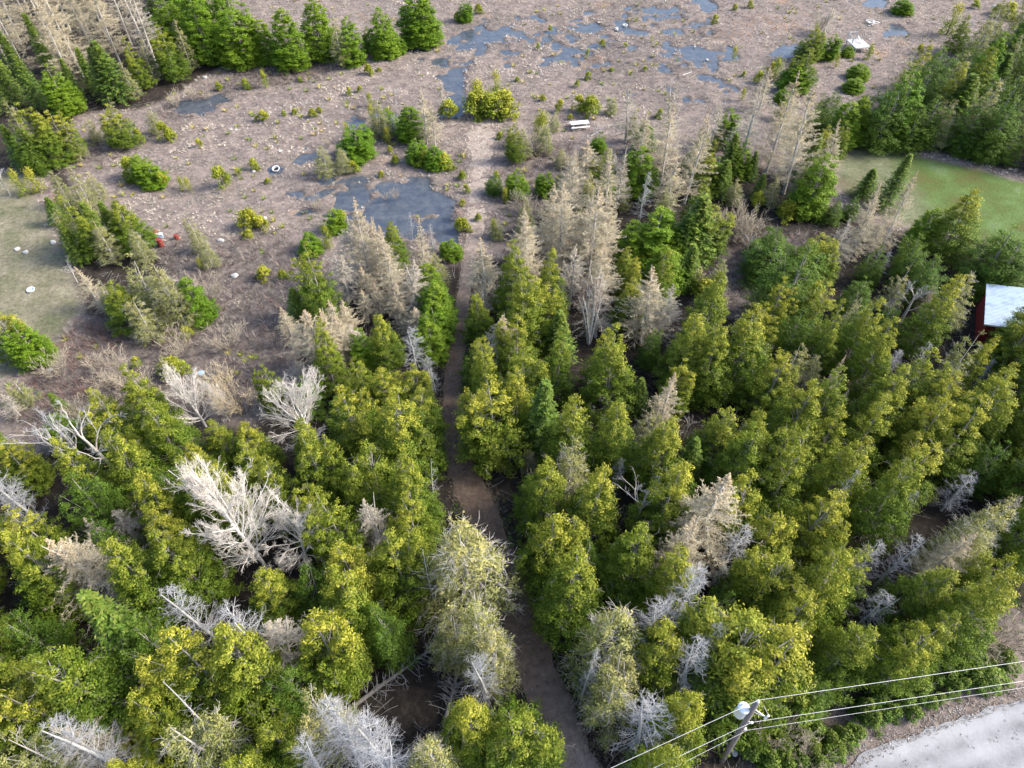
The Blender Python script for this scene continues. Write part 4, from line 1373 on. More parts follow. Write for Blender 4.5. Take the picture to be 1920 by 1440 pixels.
tile(0, 480, """m 700 -10 350 1.4; m 450 20 300 1.2; m 860 20 380 1.3; c 1000 60 360 1.2; c 620 140 390 1.4; m 740 240 470 1.3; c 900 200 470 1.3; g 1040 120 360; g 1150 240 345 1.1; m 820 90 350 1.5; n 1110 10 80; k 1030 400 460; v 350 10 150 0.6; m 560 130 330 1.2; m 960 150 400; t 430 60 300 0.9; c 520 60 260;
c 20 250 560 1.3; c -60 300 560 1.3; g 60 380 600; m 70 700 830 1.1; c 20 690 840; g 660 610 780 1.2; k 750 570 620; k 940 580 670 1.3; m 510 740 900; s 300 790 900 0.7; h 560 560 730 1.4; h 500 560 640; h 390 810 920 1.3; h 450 830 930; p 540 180 330 1.1; c 320 900 1060; m 900 560 680; h 1150 620 760; h 1120 100 260 1.2; h 700 650 800 1.2; h 1240 400 520 1.5; h 960 430 560 1.3; h 250 560 680 1.3; h 860 780 900;
o 1280 660 870 1.3; t 1290 650 880 1.2; o 800 760 940 1.0; t 850 790 1000 0.8; o 930 890 1070 1.5; o 990 880 1060 1.2; t 1070 850 1030 0.9; p 1350 700 920 1.1;
c 700 1020 1240 1.1; c 1070 1050 1290; c 1200 930 1160; c 1380 960 1180 1.1; c 1250 860 1000 0.9; c 740 1230 0; c 850 1260 0; c 970 1130 0; c 60 1120 1300 ; g 300 900 1060; b 380 1230 0; b 520 1240 0; b 440 1310 0; c 1130 1150 0; m 450 900 1050 ; b 600 1200 1350; c 640 1290 0; p 30 800 900 ; c 1330 1060 0; m 60 1200 1380 1.3; v 30 1260 1420 0.8""")
tile(480, 480, """t 600 70 260; t 600 190 370 0.9; t 670 155 350; t 770 145 380 1.1; t 740 -10 300 1.1; t 490 250 460 1.0; t 410 260 500 1.1; t 290 290 640 1.3; t 370 290 650 1.1; t 150 290 510 0.9; p 870 20 350 1.2; t 900 290 480 1.3; p 220 600 720 1.1; p 460 -10 260 1.3; m 590 0 150; p 860 60 300 1.1; p 560 40 260; t 820 260 420; t 460 330 620; t 330 360 640; p 520 380 560 1.2;
c 1060 20 340 1.1; g 1000 170 420; g 1030 380 570 1.1; g 1090 150 370 1.1; s 200 180 350; k 30 60 130 1.2; k 140 80 130; n 390 140 220; c 1010 270 480; g 960 40 240; g 1080 260 480; g 560 420 620; s 500 440 600;
c 1255 255 470; c 1220 455 720 1.1; c 1230 725 1140 1.25; c 1330 420 700; t 1390 320 610 1.5; c 1420 600 0; d 860 400 660 1.2; d 960 570 670 1.1; d 1010 640 770 1.0; c 1290 560 750; c 1180 600 780 ;
c 690 320 630 1.1; c 560 600 830 1.2; c 700 630 880 1.1; c 870 615 870; c 500 730 0; c 760 730 0 1.1; c 890 825 0 1.3; c 640 850 0 1.2; c 730 790 0; c 280 990 0; c 200 1000 0; c 380 1005 0 1.1; c 820 1110 0; c 700 1210 0; c 910 1310 0 1.1; b 980 870 1150 1.2; c 1000 740 980 1.1; c 1000 1000 0; c 60 680 870 0.8; c 110 1010 0; c 20 1120 0; c 240 1300 0; c 380 1310 0; c 600 1050 0; c 480 1080 0; c 560 940 0; b 900 1010 0; c 960 960 1200; b 560 1260 0; c 860 1330 0; c 300 1160 0 ; c 130 1200 0;b 450 960 0 1.1""")
tile(960, 480, """c 60 60 0 1.1; c 170 135 0 1.2; c 30 340 0; c 130 30 0 ; d 285 100 260 0.8; p 520 60 460 1.2; t 810 75 490 1.3; p 350 -60 300 1.2; t 530 -60 300 1.2; b 640 100 400; c 690 15 260 0.9; c 640 -10 200; c 700 120 420; p 900 150 500 1.1; c 880 200 480 0.8; c 860 190 460;
g 880 -50 190 1.3; s 1020 -60 170 1.3; k 1110 140 250 1.3; m 1190 20 210; g 960 30 190 ; m 1060 40 190; s 280 320 590 1.3; b 330 380 600 1.1; b 400 420 640; c 600 405 0; c 520 495 0; c 480 550 0; c 660 570 0 1.1; c 710 475 0; c 550 690 0; c 840 500 0 0.9; c 900 580 0; c 1050 325 0 1.1; c 1180 300 0; c 1210 365 0; c 1110 365 0; c 1400 265 0 1.1; c 1340 320 0 ; c 1160 665 0; c 1030 650 0; c 1080 600 0; c 970 645 0; s 730 690 880 0.9; c 780 750 0 0.9; c 610 810 0; c 360 785 0; c 400 965 0; c 550 925 0 1.1; c 450 900 0 0.8; c 60 525 0 1.3; c 170 545 0 ; c 270 585 0 1.1; s 180 690 1080 1.1; c 1140 915 0; s 1050 1030 1270; c 1000 1040 0; c 850 1055 0; m 780 880 1110; c 200 1130 0 1.1; c 100 1145 0 1.1; c 300 1155 0; c 480 1205 0; c 420 1285 0 1.1; c 40 1190 0; m 90 1085 1200 0.8; c 1380 1215 0 1.1; c 1430 875 0; c 1400 935 0; c 1340 960 0; c 1280 1260 0; c 930 1145 0; b 420 700 0; b 620 680 0; b 330 880 0; b 680 1000 0; b 880 1240 0; b 1000 1200 0; b 120 880 0 1.1; c 20 640 0; b 700 860 0;
t 910 635 1030 0.85; v 1010 880 1040 0.6; d 600 1145 1330 0.9; d 570 1180 1330 0.6; d 455 840 960 0.4; p 700 1210 1560 1.3; p 820 1190 1560 1.3; v 760 1200 1560 0.9; t 1215 1215 1720 1.5; t 1150 1380 1700 1.2; b 1000 1330 0; b 560 1060 0; c 240 740 0;h 820 1000 1080;q 1275 850 1000 0.4; m 350 1020 0""")
tile(1440, 480, """b 230 -60 380 1.7; b 330 0 400 1.4; b 60 -80 140 1.8; c 1090 105 420 1.2; m 1150 110 400 1.2; c 1225 20 300 0.9; b 960 0 250 1.4; b 860 -60 200; m 780 60 300; b 640 60 300 1.2; b 560 120 340 1.2; m 540 240 440;
d 680 -20 120; d 910 495 670 0.9; d 1275 585 740 0.9; d 740 530 650 1.3; q 1190 400 520 1.2; d 1150 310 410 0.6; m 190 490 790 1.1; m 290 560 770; t 430 575 920 0.6; p 460 735 880 0.5;
c 280 255 0 1.1; c 400 350 0; c 240 395 0; c 330 485 0; c 440 255 0 0.8; c 730 355 0; c 620 225 0; c 580 330 0; c 1110 405 0; c 990 405 0; c 960 515 0; c 1370 305 0 0.9; c 1280 475 0; c 1400 445 0; c 90 790 0 1.2; c 170 765 0; c 700 795 0; c 780 625 0; c 900 635 0; c 1090 645 0 1.1; c 1130 685 0; c 850 775 0; c 620 825 0; c 1250 815 0; c 1390 595 0; c 1410 650 0; c 430 855 0 0.9; c 540 1025 0 1.1; c 690 1035 0; c 410 1075 0; c 280 945 0; c 920 1045 0 1.1; c 1120 910 0; c 1160 985 0; c 870 1130 0; c 1270 895 0; c 1370 895 0; c 1430 880 0; b 1040 1230 0; c 1230 1245 0; c 620 1245 0; c 690 1330 0 1.1; c 350 1320 0; c 300 1350 0; m 1380 1345 0; p 1420 1340 1500; c 1360 1125 0; c 10 280 0; c 1040 800 0; c 720 650 0 ; c 560 880 0; c 320 1010 0; c 980 900 0; b 500 600 0; b 560 700 0; b 780 950 0; b 440 760 0; b 1200 560 0; b 860 420 0; b 1240 720 0 ; b 1300 1000 0; b 460 1180 0; b 60 1000 0; b 200 1150 0; c 1440 760 0; c 820 900 0; c 1440 1010 0; b 980 680 0;
d 1160 1225 1430 1.4; d 1080 1280 1440 1.3; d 830 1325 1460 1.0; d 530 1190 1300 0.7; b 760 1240 0; d 1230 130 300 0.4; r 940 160 330 0.9; c 1290 640 0; m 1200 440 0 0.9; k 1320 390 450""")
tile(0, 960, """t 310 110 470 1.5; p 450 50 260 0.8; d@ 290 110 9 1.1; d@ 165 60 9; h 620 0 150 1.8; p 640 -20 170 1.3; c 40 -30 0; c 30 130 0; b 60 300 0 1.2; b 60 600 0 1.2; b 160 490 0; s 470 490 0 1.1; b 180 150 0; c 590 145 0; c 700 155 0; c 560 245 0 1.1; c 720 430 0 1.1; c 850 425 0; c 660 450 0; c 830 -10 0; c 950 10 0 1.1; b 1000 200 0; b 1080 330 0; c 230 795 0 1.2; c 350 790 0 1.1; c 40 845 0 1.1; b 450 850 0 1.1; b 570 880 0 1.2; c 950 670 0 1.1; c 1050 670 0; c 1210 690 0 1.1; c 1350 780 0; c 850 900 0; c 820 1130 0 1.1; m 930 1180 0 1.2; c 60 1110 0 1.1; c 200 1120 0; c 320 1150 0; c 1300 990 0; k 770 1070 1180 2; b 650 690 820 0.9; c 1430 330 0; b 500 100 0; b 850 240 0; b 380 560 0; b 1200 850 0 1.2; b 1400 900 0; c 1130 740 0; b 180 950 0; c 130 880 0; c 650 330 0; c 480 320 0; b 780 640 0; b 1000 450 0; c 900 100 0; b 120 700 0 ; m 20 1260 0; c 330 1300 0; b 260 1000 0; c 1100 1180 0; b 1150 1100 0; b 940 890 0; c 30 1000 0;
d 950 400 760 1.1; d 1190 355 880 1.3; q 870 985 1300 0.7; d 170 1150 1460 1.2; v 570 1395 1520 0.7; q 20 1260 1440 0.6; p 310 1200 1400; c 1290 1380 0; c 1180 1290 0""")
tile(480, 960, """p 620 -90 250 1.1; c 480 180 0 1.0; c 430 330 0 1.1; c 320 445 0 1.1; c 560 300 0 1.2; c 650 310 0; c 760 115 0 1.1; c 840 165 0; c 640 480 0 1.2; c 520 460 0 1.2; c 300 600 0; c 1040 20 0; c 900 -60 0; b 790 630 860 1.1; c 770 970 1260 0.9; c 830 1000 1300; m 330 1005 1380 1.2; m 290 1060 0; m 1240 475 0 1.1; m 1090 535 0; m 1360 650 0 1.1; m 1310 740 0; c 1000 1280 0; c 1180 1080 0; c 1340 1010 0 1.1; c 1400 1050 0; b 60 880 0 1.1; b 150 900 0; b 100 330 0 1.1; b 250 320 0 1.1; b 190 640 760 1.0; c 60 1190 0; b 150 1150 0 ; b 30 100 0; b 360 120 0; c 420 640 0 1.1; b 700 540 0; b 860 400 0; c 130 1300 0 0.8; b 60 470 0; c 420 760 0 ; b 1180 1200 0; b 1100 1400 0; c 1240 1240 0; m 940 1290 0; c 1300 1200 0 ; b 700 300 0; b 1060 1180 1350 0.8;
m 1160 65 530 1.7; m 1230 140 480 1.3; m 1080 160 480 1.1; q 945 215 570 0.5; d 1280 830 1080 1.1; d 430 1080 0 1.5; d 560 1130 1460 1.5; d 200 1300 0 1.0; d 620 1290 1560 1.3; p 40 590 870 1.3; d 440 1200 0 1.2""")
tile(960, 960, """c 230 0 0 1.1; c 350 20 0; c 370 250 0; c 520 250 0; c 300 350 0; c 720 95 0 1.1; c 700 300 0 ; c 400 440 0; c 480 540 0; m 590 590 0 1.4; m 520 640 0; c 750 600 0; c 900 670 0 1.1; c 960 720 0; c 700 860 0; b 330 740 0 1.1; b 850 380 0; b 1400 200 0; c 1290 600 0; c 1390 615 0 1.4; c 1430 560 0; c 1010 1050 1310 0.9; c 960 1100 0; c 650 1150 0; c 540 1170 0; b 1180 1000 0; c 60 1140 0 1.1; c -20 880 0; b 400 120 0; c 620 430 0; b 540 620 0; c 160 60 0; b 120 30 0; b 560 420 0; b 700 520 0; c 800 760 0; b 640 760 0; b 1250 1000 1200; b 430 870 0; m 470 960 0 1.2; c 600 1010 0 1.1; m 640 800 0 1.1; c 880 890 0; b 820 300 0; c 1000 200 0; b 1200 250 0; b 1180 560 0; b 450 1250 1440 0.9; c 270 250 0; c 190 150 0; c 240 480 0; b 280 600 0; c 760 960 0; c 1320 730 0 1.2; b 1240 800 0; c 1420 830 0; c 1400 980 0 1.1; b 300 860 0; c 460 760 0; c 560 900 0 ; c 850 1220 0; c 950 1330 0; c 1060 1180 0; b 1170 1190 1330; b 1020 560 0; c 1120 440 0; c 60 60 0;
d 1020 370 0 1.3; d 860 500 0 1.2; d 1140 595 0 0.9; d 1180 640 0 1.0; d 1090 750 0 1.1; d 820 1075 0 1.6; d 780 1180 0 1.4; d 1290 80 420 1.0; t 1050 60 480; d 450 800 0 0.5""")
tile(1440, 960, """c 200 0 0 1.1; c 100 20 0; c 620 0 0; c 980 50 0; c 550 175 0; c 460 210 0; c 400 285 0; c 120 200 0; c 380 375 0 1.1; c 250 430 0 ; c 50 550 0 1.2; c 160 735 0 1.3; c 260 600 0; c 600 620 0 1.1; c 640 640 0; c 770 550 0; c 1000 315 0 1.2; c 1060 350 0; c 900 310 0; c 850 650 0 1.1; c 950 600 0; c 1180 400 0 1.1; c 1370 100 0; c 1400 270 0; c 1290 250 0; b 500 750 0; b 600 800 0; b 720 820 0; c 1090 580 0 0.9; c 700 270 0; c 800 200 0; b 300 200 0; b 60 300 0; b 200 330 0; b 480 560 0; b 820 440 0; c 340 640 0; c 720 680 0 1.1; c 1060 480 0; c 900 480 0; c 1250 480 0; b 1360 430 0; c 1150 150 0; b 760 60 0; b 1050 230 0; b 400 800 0; c 1420 380 0 ; c 540 420 0; b 440 700 0; b 350 960 1120 0.9; b 480 960 1130; c 100 640 0; b 640 970 1090 0.8; b 560 1000 1150; c 1350 10 0; c 340 80 0; c 470 60 0; b 700 420 0; c 1130 330 0; b 1280 380 0;
d 840 155 420 0.9; d 640 180 420 1.0; d 740 240 430; d 700 440 640 1.1; d 620 500 650 1.0; t 1130 90 420 0.8; m 1290 0 0; d 1300 20 250 1.0; d 490 -240 0 0.4;
l 1220 770 830 1.5; l 870 870 1000 1.3; l 930 920 1000 1.2; l 1210 870 930 1.2; l 1350 860 950 1.4; l 990 920 965; l 360 1140 1240; l 590 1180 1270; l 140 1280 1360 1.1; l 50 1340 1400; l 180 1360 1440; l 400 1250 1300; l 440 1300 1360; l 1420 760 850 1.3; l 1100 960 1010; l 870 1090 1140; l 640 1130 1190; l 60 1400 1450; l 290 1300 1350; l 230 1360 1420; l 330 1380 1430; l 480 1230 1280; l 700 1110 1160; l 750 1080 1130; l 960 1040 1080; l 1050 1000 1040; l 1150 940 990; l 1280 900 950; l 1000 1020 1060; l 1060 880 940; l 1130 840 900; l 1300 820 870; l 570 1110 1160; l 780 960 1030 1.2; l 820 1010 1070; l 700 1000 1080; l 600 1060 1120; l 1250 950 1000; l 1380 940 980; l 1430 860 900; l -40 1300 1370; l -60 1390 1440; l -120 1340 1400; l 100 1220 1290; l 250 1200 1270; l 10 1240 1300; l 520 1180 1240; l 380 1320 1370; h 1400 640 760 1.4; h 1380 720 800 1.2; h 1180 700 780; h 300 1350 1420; h 90 1170 1260 1.1; l 1010 800 860; l 900 1000 1050""")

# named individual trees
tile(0, 0, "")


def solo(kind, xt, yt, yb, w, label, variant=0, rot=None, lean=None):
    p, h = tip_base(xt, yt, yb)
    place(kind, p, h, w, label, variant, lean, rot)


solo('w', 372, 852, 1068, 0.95, "broad white leafless tree with tangled fine limbs, the widest white one", 1)
solo('w', 537, 700, 822, 1.3, "white leafless tree with upswept limbs spread like a fan above golden cedars", 0)
solo('w', 522, 940, 1070, 0.95, "small round white leafless tree beside the widest white tree", 2)
solo('w', 322, 685, 800, 1.1, "white leafless tree fanning out beside the shaded brush, near orange-tan bushes", 0, rot=1.2)
solo('w', 395, 720, 790, 0.6, "narrow white leafless tree crowding the fan-shaped tree at the brush edge", 1, rot=2.2)
solo('v', 35, 770, 890, 1.1, "open grey leafless tree, outermost of the three at the brush edge", 0)
solo('v', 75, 775, 905, 1.2, "open grey leafless tree forking low, middle of the three at the brush edge", 1, rot=1.0)
solo('v', 130, 765, 900, 1.3, "long-stemmed grey leafless tree, innermost of the three at the brush edge", 0, rot=2.5)
solo('q', 800, 868, 960, 0.9, "crooked white dead pole with few branches standing over the trail's bend", 0)
solo('y', 1118, 525, 645, 0.95, "clump of white birch stems below reddish-brown twigs", 0)
solo('v', 1735, 525, 605, 1.2, "twisted white leafless tree with tangled limbs below the dark cedars near the cabin", 1, rot=0.6)
solo('v', 1690, 545, 600, 0.9, "small twisted white leafless tree beside the larger tangled one", 0, rot=0.2)

solo('c', 1898, 584, 720, 0.55, "golden-tipped cedar whose tip overlaps the eave of the metal-roofed cabin", 2)
solo('c', 1864, 628, 750, 0.7, "golden-tipped cedar standing before the red wall of the cabin", 5)
solo('b', 1880, 455, 560, 1.6, "broad dark green cedar behind the metal-roofed cabin", 1)

# ------------------------------------------------------------------ clean up positions, fill, build
LX = np.array(LAND, dtype=object)


def clear_of_path(kind, x, y, w):
    need = {'c': 1.25, 'b': 1.3, 'g': 1.0, 'm': 1.1, 's': 1.2}.get(kind, 0.5) * min(w, 1.2)
    for _ in range(12):
        d = float(pathdist(np.array([x]), np.array([y]), TC, TW)[0])
        if d >= need:
            break
        e = 0.05
        gxx = float(pathdist(np.array([x + e]), np.array([y]), TC, TW)[0]) - d
        gyy = float(pathdist(np.array([x]), np.array([y + e]), TC, TW)[0]) - d
        L_ = math.hypot(gxx, gyy) or 1
        x += gxx / L_ * (need - d) * 1.02
        y += gyy / L_ * (need - d) * 1.02
    return x, y


CAB = at(1893, 566, 2.7)
PB = at(1353, 1427)
frs = random.Random(21)
FILLGAP = [ell(1392, 830, 34, 75), ell(800, 1290, 70, 70), ell(215, 1240, 40, 35), ell(60, 1160, 50, 30), ell(1500, 480, 60, 60), ell(1380, 540, 120, 60), ell(760, 1180, 50, 20), ell(1540, 900, 20, 20)]
for _ in range(6000):
    fx, fy = frs.uniform(-48, 66), frs.uniform(6, 62)
    ppx, ppy = proj((fx, fy, 0))
    if not (-80 < ppx < 2000 and 540 < ppy < 1560):
        continue
    X_, Y_ = np.array([fx]), np.array([fy])
    if float(sdist(X_, Y_, FOREST[0])[0]) < 0.6 or float(pathdist(X_, Y_, TC, TW)[0]) < 1.3 or float(sdist(X_, Y_, ROAD)[0]) > -7.5 or max(float(sdist(X_, Y_, g_)[0]) for g_ in FILLGAP) > 0:
        continue
    if math.hypot(fx - at(1118, 645)[0], fy - at(1118, 645)[1]) < 5.0:
        continue
    if ppy < 640 and ppx > 1230:
        continue
    fk = 'c' if frs.random() < 0.5 else 'b'
    place(fk, (fx, fy), frs.uniform(7.0, 9.4) if fk == 'c' else frs.uniform(4.5, 6.5), frs.uniform(0.85, 1.1), None, None)
    PLACED[-1].append(1)
BELT = G([(965, 600), (975, 420), (1080, 330), (1240, 300), (1560, 330), (1570, 400), (1360, 400), (1240, 460), (1230, 600)])
for _ in range(1500):
    fx, fy = frs.uniform(-5, 60), frs.uniform(40, 90)
    if float(sdist(np.array([fx]), np.array([fy]), BELT)[0]) < 0.3:
        continue
    if math.hypot(fx - at(1118, 645)[0], fy - at(1118, 645)[1]) < 5.5:
        continue
    kd = frs.choice('ttttpgcmm')
    place(kd, (fx, fy), {'t': 10.5, 'p': 10, 'g': 6, 's': 6.5, 'c': 6.5, 'm': 5.5}[kd] * frs.uniform(0.75, 1.2), frs.uniform(0.9, 1.2), None, None)
    PLACED[-1].append(2)
for _ in range(1500):
    fx, fy = frs.uniform(30, 110), frs.uniform(60, 125)
    if float(sdist(np.array([fx]), np.array([fy]), FOREST[1])[0]) < 1.2 or not in_view(np.array([fx]), np.array([fy]))[0]:
        continue
    place(frs.choice('bbgcm'), (fx, fy), frs.uniform(7, 10), frs.uniform(1.0, 1.35), None, None)
    PLACED[-1].append(3)
PRI = {'w': 0, 'y': 0, 'v': 1, 'q': 1, 'd': 1, 't': 2, 'p': 2, 'r': 2, 'o': 2, 'h': 3, 'm': 3, 's': 4, 'g': 4, 'n': 4, 'k': 4, 'l': 4, 'c': 5, 'b': 6}
PLACED.sort(key=lambda q: (len(q), 0 if q[6] else 1, PRI[q[0]]))
kept = []
for q in PLACED:
    kind, var, x, y, h, w_, lab, lean, rot = q[:9]
    if len(q) > 9 and any((k[2] - x) ** 2 + (k[3] - y) ** 2 < {1: 2.45, 2: 2.6, 3: 2.7}[q[9]] ** 2 for k in kept if k[0] not in 'kln'):
        continue
    if h < 0.25:
        continue
    lim = {'c': (5.5, 13), 'b': (2.5, 12), 'g': (1.2, 12), 's': (3, 13), 't': (3, 16), 'p': (3, 16), 'k': (0.5, 3.2), 'l': (0.7, 2.2), 'n': (1.0, 5.5), 'h': (1.0, 3.5), 'o': (1.2, 4.5), 'm': (2.5, 12), 'd': (2.2, 9.5)}.get(kind, (1, 16))
    h = min(max(h, lim[0]), lim[1])
    x, y = clear_of_path(kind, x, y, w_)
    if float(sdist(np.array([x]), np.array([y]), ROAD)[0]) > -0.5:
        continue
    if abs(x - CAB[0]) < 4.4 and abs(y - CAB[1]) < 3.6:
        continue
    dpx, dpy = x - PB[0], y - PB[1]
    if (kind in 'cbgmsdtp' and -2.2 < dpx < 3.4 and -4 < dpy < 2.6) or (kind in 'klhn' and abs(dpx) < 1.6 and -2.5 < dpy < 1.2):
        continue
    if kind in 'ohtpgm' and lab is None and any(k[0] == 'w' and (k[2] - x) ** 2 + (k[3] - y) ** 2 < 4.5 ** 2 and y < k[3] + 1.0 for k in kept):
        continue
    if kind in 'cb' and proj((x, y, 0))[1] > 560:
        lim_ = {'c': (2.1 if h > 7 else 1.8), 'b': 2.3}[kind]
        if any((k[2] - x) ** 2 + (k[3] - y) ** 2 < (lim_ if k[0] in 'cbmsg' else 1.5) ** 2 for k in kept if k[0] in 'cbmsgdtpwvq'):
            continue
        if x > 25 and y < CAB[1] + 1:
            bad = False
            for g_ in (0.3, 0.5, 0.7, 0.9, 1.0):
                bx0, by0 = proj((x, y, h * g_))
                rr0 = 2.0 * w_ * (1 - g_) ** 0.7 * 19 * 0.8
                if bx0 + rr0 > 1846 and bx0 - rr0 < 1930 and 500 < by0 - rr0 * 0.3 < 606 and by0 < 640:
                    bad = True
            if bad:
                continue
        if any(((proj((x, y, h * g_))[0] - 775) / 72) ** 2 + ((proj((x, y, h * g_))[1] - 1272) / 62) ** 2 < 1 for g_ in (0.15, 0.4, 0.6, 0.8, 1.0)):
            continue
        # keep what stands behind in view: skip a crown that would hide a bare or dead tree
        hid = False
        dme = y * st + (CAM_H - h * 0.5) * ct
        for k in kept:
            if k[0] in 'dwvqytp' and abs(k[2] - x) < 9 and abs(k[3] - y) < 9:
                n_ = 0
                for f_ in (0.5, 0.65, 0.8, 0.95):
                    ax0, ay0 = proj((k[2], k[3], k[4] * f_))
                    dk = k[3] * st + (CAM_H - k[4] * f_) * ct
                    for g_ in (0.2, 0.4, 0.6, 0.8):
                        bx0, by0 = proj((x, y, h * g_))
                        db = y * st + (CAM_H - h * g_) * ct
                        rr0 = 2.3 * w_ * (1 - g_) ** 0.7 * FPX / db
                        if db < dk - 0.3 and min(math.hypot(ax0 + o_ - bx0, ay0 - by0) for o_ in ((-35, 0, 35) if k[0] == 'w' else (0,))) < rr0 * 0.85:
                            n_ += 1
                            break
                if n_ >= (1 if k[0] == 'w' else 2 if k[0] in 'vqy' else (3 if k[0] == 'd' else 4)):
                    hid = True
                    break
        if hid:
            continue
    near = [k for k in kept if (k[2] - x) ** 2 + (k[3] - y) ** 2 < (0.8 if kind in 'cbgmsrtpd' else 0.35) ** 2]
    if near and lab is None:
        continue
    kept.append([kind, var, x, y, h, w_, lab, lean, rot])
PLACED = kept

counts, meta = {}, []
vr = random.Random(9)
for kind, var, x, y, h, w_, lab, lean, rot in PLACED:
    lib = LIB[kind]
    i = var if var is not None else vr.randrange(len(lib))
    tm, cm, H0, R0 = lib[i]
    sz = h / H0
    big = kind in 'cbgmstpr'
    if kind in 'cbgms':
        sxy = (0.35 + 0.65 * min(h, 11) / 10.0) * w_ * vr.uniform(0.95, 1.2) * {'g': 1.5, 's': 1.3, 'b': 1.3, 'c': 1.25, 'm': 1.15}[kind]
    elif kind in 'tpr':
        sxy = (0.35 + 0.65 * h / 12.0) * w_ * vr.uniform(0.92, 1.08) * 1.5
    elif kind in 'n':
        sxy = sz * w_ * 1.0
    elif kind in 'kl':
        sxy = max(sz, 0.55) * w_ * (1.05 if kind == 'k' else 0.72)
        if kind == 'l':
            sz *= 0.75
    elif kind in 'ho':
        sxy = max(sz, 0.5) * w_ * 0.85
    else:
        sxy = (0.35 + 0.65 * sz) * min(w_, 1.3) * (1.15 if kind == 'd' else 1.0)
    name, cat, look, _, grp = INFO[kind]
    root = link(name, None, loc=(x, y, 0), rotz=rot if rot is not None else vr.uniform(0, 6.283), scale=(sxy, sxy, sz))
    if kind in 'cbmgs':
        root.rotation_euler[0] = R(vr.uniform(-2.5, 2.5))
        root.rotation_euler[1] = R(vr.uniform(-2.5, 2.5))
    elif kind in 'tpdq':
        root.rotation_euler[0] = R(vr.uniform(-3, 3))
        root.rotation_euler[1] = R(vr.uniform(-3, 3))
    link("trunk", tm, root)
    link("crown", cm, root)
    root["category"] = cat
    if grp:
        root["group"] = grp
    if lab:
        root["label"] = lab
    else:
        px, py = proj((x, y, h * 0.6))
        meta.append((root, kind, look, px, py))

# labels: nearest landmark, side of it, rank by distance
buckets = {}
for root, kind, look, px, py in meta:
    li = min(range(len(LAND)), key=lambda i: (LAND[i][1] - px) ** 2 + (LAND[i][2] - py) ** 2)
    dx, dy = px - LAND[li][1], py - LAND[li][2]
    side = ("right of" if dx > 0 else "left of") if abs(dx) > abs(dy) else ("below" if dy > 0 else "above")
    buckets.setdefault((look, li, side), []).append((math.hypot(dx, dy), root))
for (look, li, side), lst in buckets.items():
    lst.sort(key=lambda q: q[0])
    for r_, (d_, root) in enumerate(lst):
        if len(lst) == 1:
            root["label"] = f"{look} {side} {LAND[li][0]}"
        else:
            root["label"] = f"{look} {side} {LAND[li][0]}, {ORD[min(r_, len(ORD) - 1)]}"

# ------------------------------------------------------------------ fallen logs
def fallen(p0, p1, r0, r1, nb, label, seed, mat="log", bl=1.5):
    rs = np.random.RandomState(seed)
    p0, p1 = np.array(p0), np.array(p1)
    root = thing("fallen_log", tuple(p0), label, "fallen log", "fallen logs")
    L_ = np.linalg.norm(p1 - p0)
    pts, s = grow(rs, np.zeros((1, 3)), (p1 - p0)[None], L_, r0, r1, k=8, jit=0.012)
    V, F, T = seg_mesh(s, 7)
    link("trunk", mesh("trunk_mesh", V, F, M[mat], T), root)
    S, d, i, f = spawn(rs, pts, nb, 0.2, 1.0)
    sg = sidedir(rs, d, rs.uniform(1.0, 1.5, len(S)))
    sg[:, 2] = np.abs(sg[:, 2]) * 0.7
    q, s1 = grow(rs, S, sg, bl * rs.uniform(0.4, 1.1, len(S)), 0.022, 0.009, k=5, bend=-0.02, jit=0.16)
    S2, d2, _, _ = spawn(rs, q, 2, 0.3, 1)
    _, s2 = grow(rs, S2, sidedir(rs, d2, np.full(len(S2), 0.7)), 0.4, 0.010, 0.006, k=2, jit=0.2)
    V, F, T = seg_mesh(s1 + s2, 3)
    link("crown", mesh("crown_mesh", V, F, M["twig_silver"], T), root)


fallen(at(655, 1330, 0.25), at(805, 1215, 0.9), 0.16, 0.08, 46, "long dark grey fallen log with bare branches lying aslant in the forest gap", 1)
fallen(at(832, 1362, 0.2), at(862, 1240, 0.7), 0.15, 0.07, 50, "fallen log with pale ribs of branches standing beside the long slanting one", 2, bl=1.3)
fallen(at(150, 1205, 0.2), at(215, 1270, 0.4), 0.09, 0.05, 40, "short fallen trunk under grey branches in the lower wood gap", 3)
fallen(at(1387, 800, 0.2), at(1395, 900, 0.3), 0.10, 0.05, 40, "fallen trunk in the dark gap between the cedars uphill of the broad tan tamarack", 4)
fallen(at(941, 835, 0.15), at(955, 862, 0.2), 0.08, 0.05, 4, "short bare brown log beside the trail below the tall orphan cedar", 5)
fallen(at(1280, 141, 0.1), at(1297, 135, 0.35), 0.07, 0.04, 2, "thin white fallen pole lying in the marsh below the round puddle", 6, mat="bark_white")
fallen(at(1108, 255, 0.1), at(1128, 243, 0.4), 0.07, 0.04, 14, "pale fallen stem with twigs beside the white picnic table", 7, mat="bark_pale")

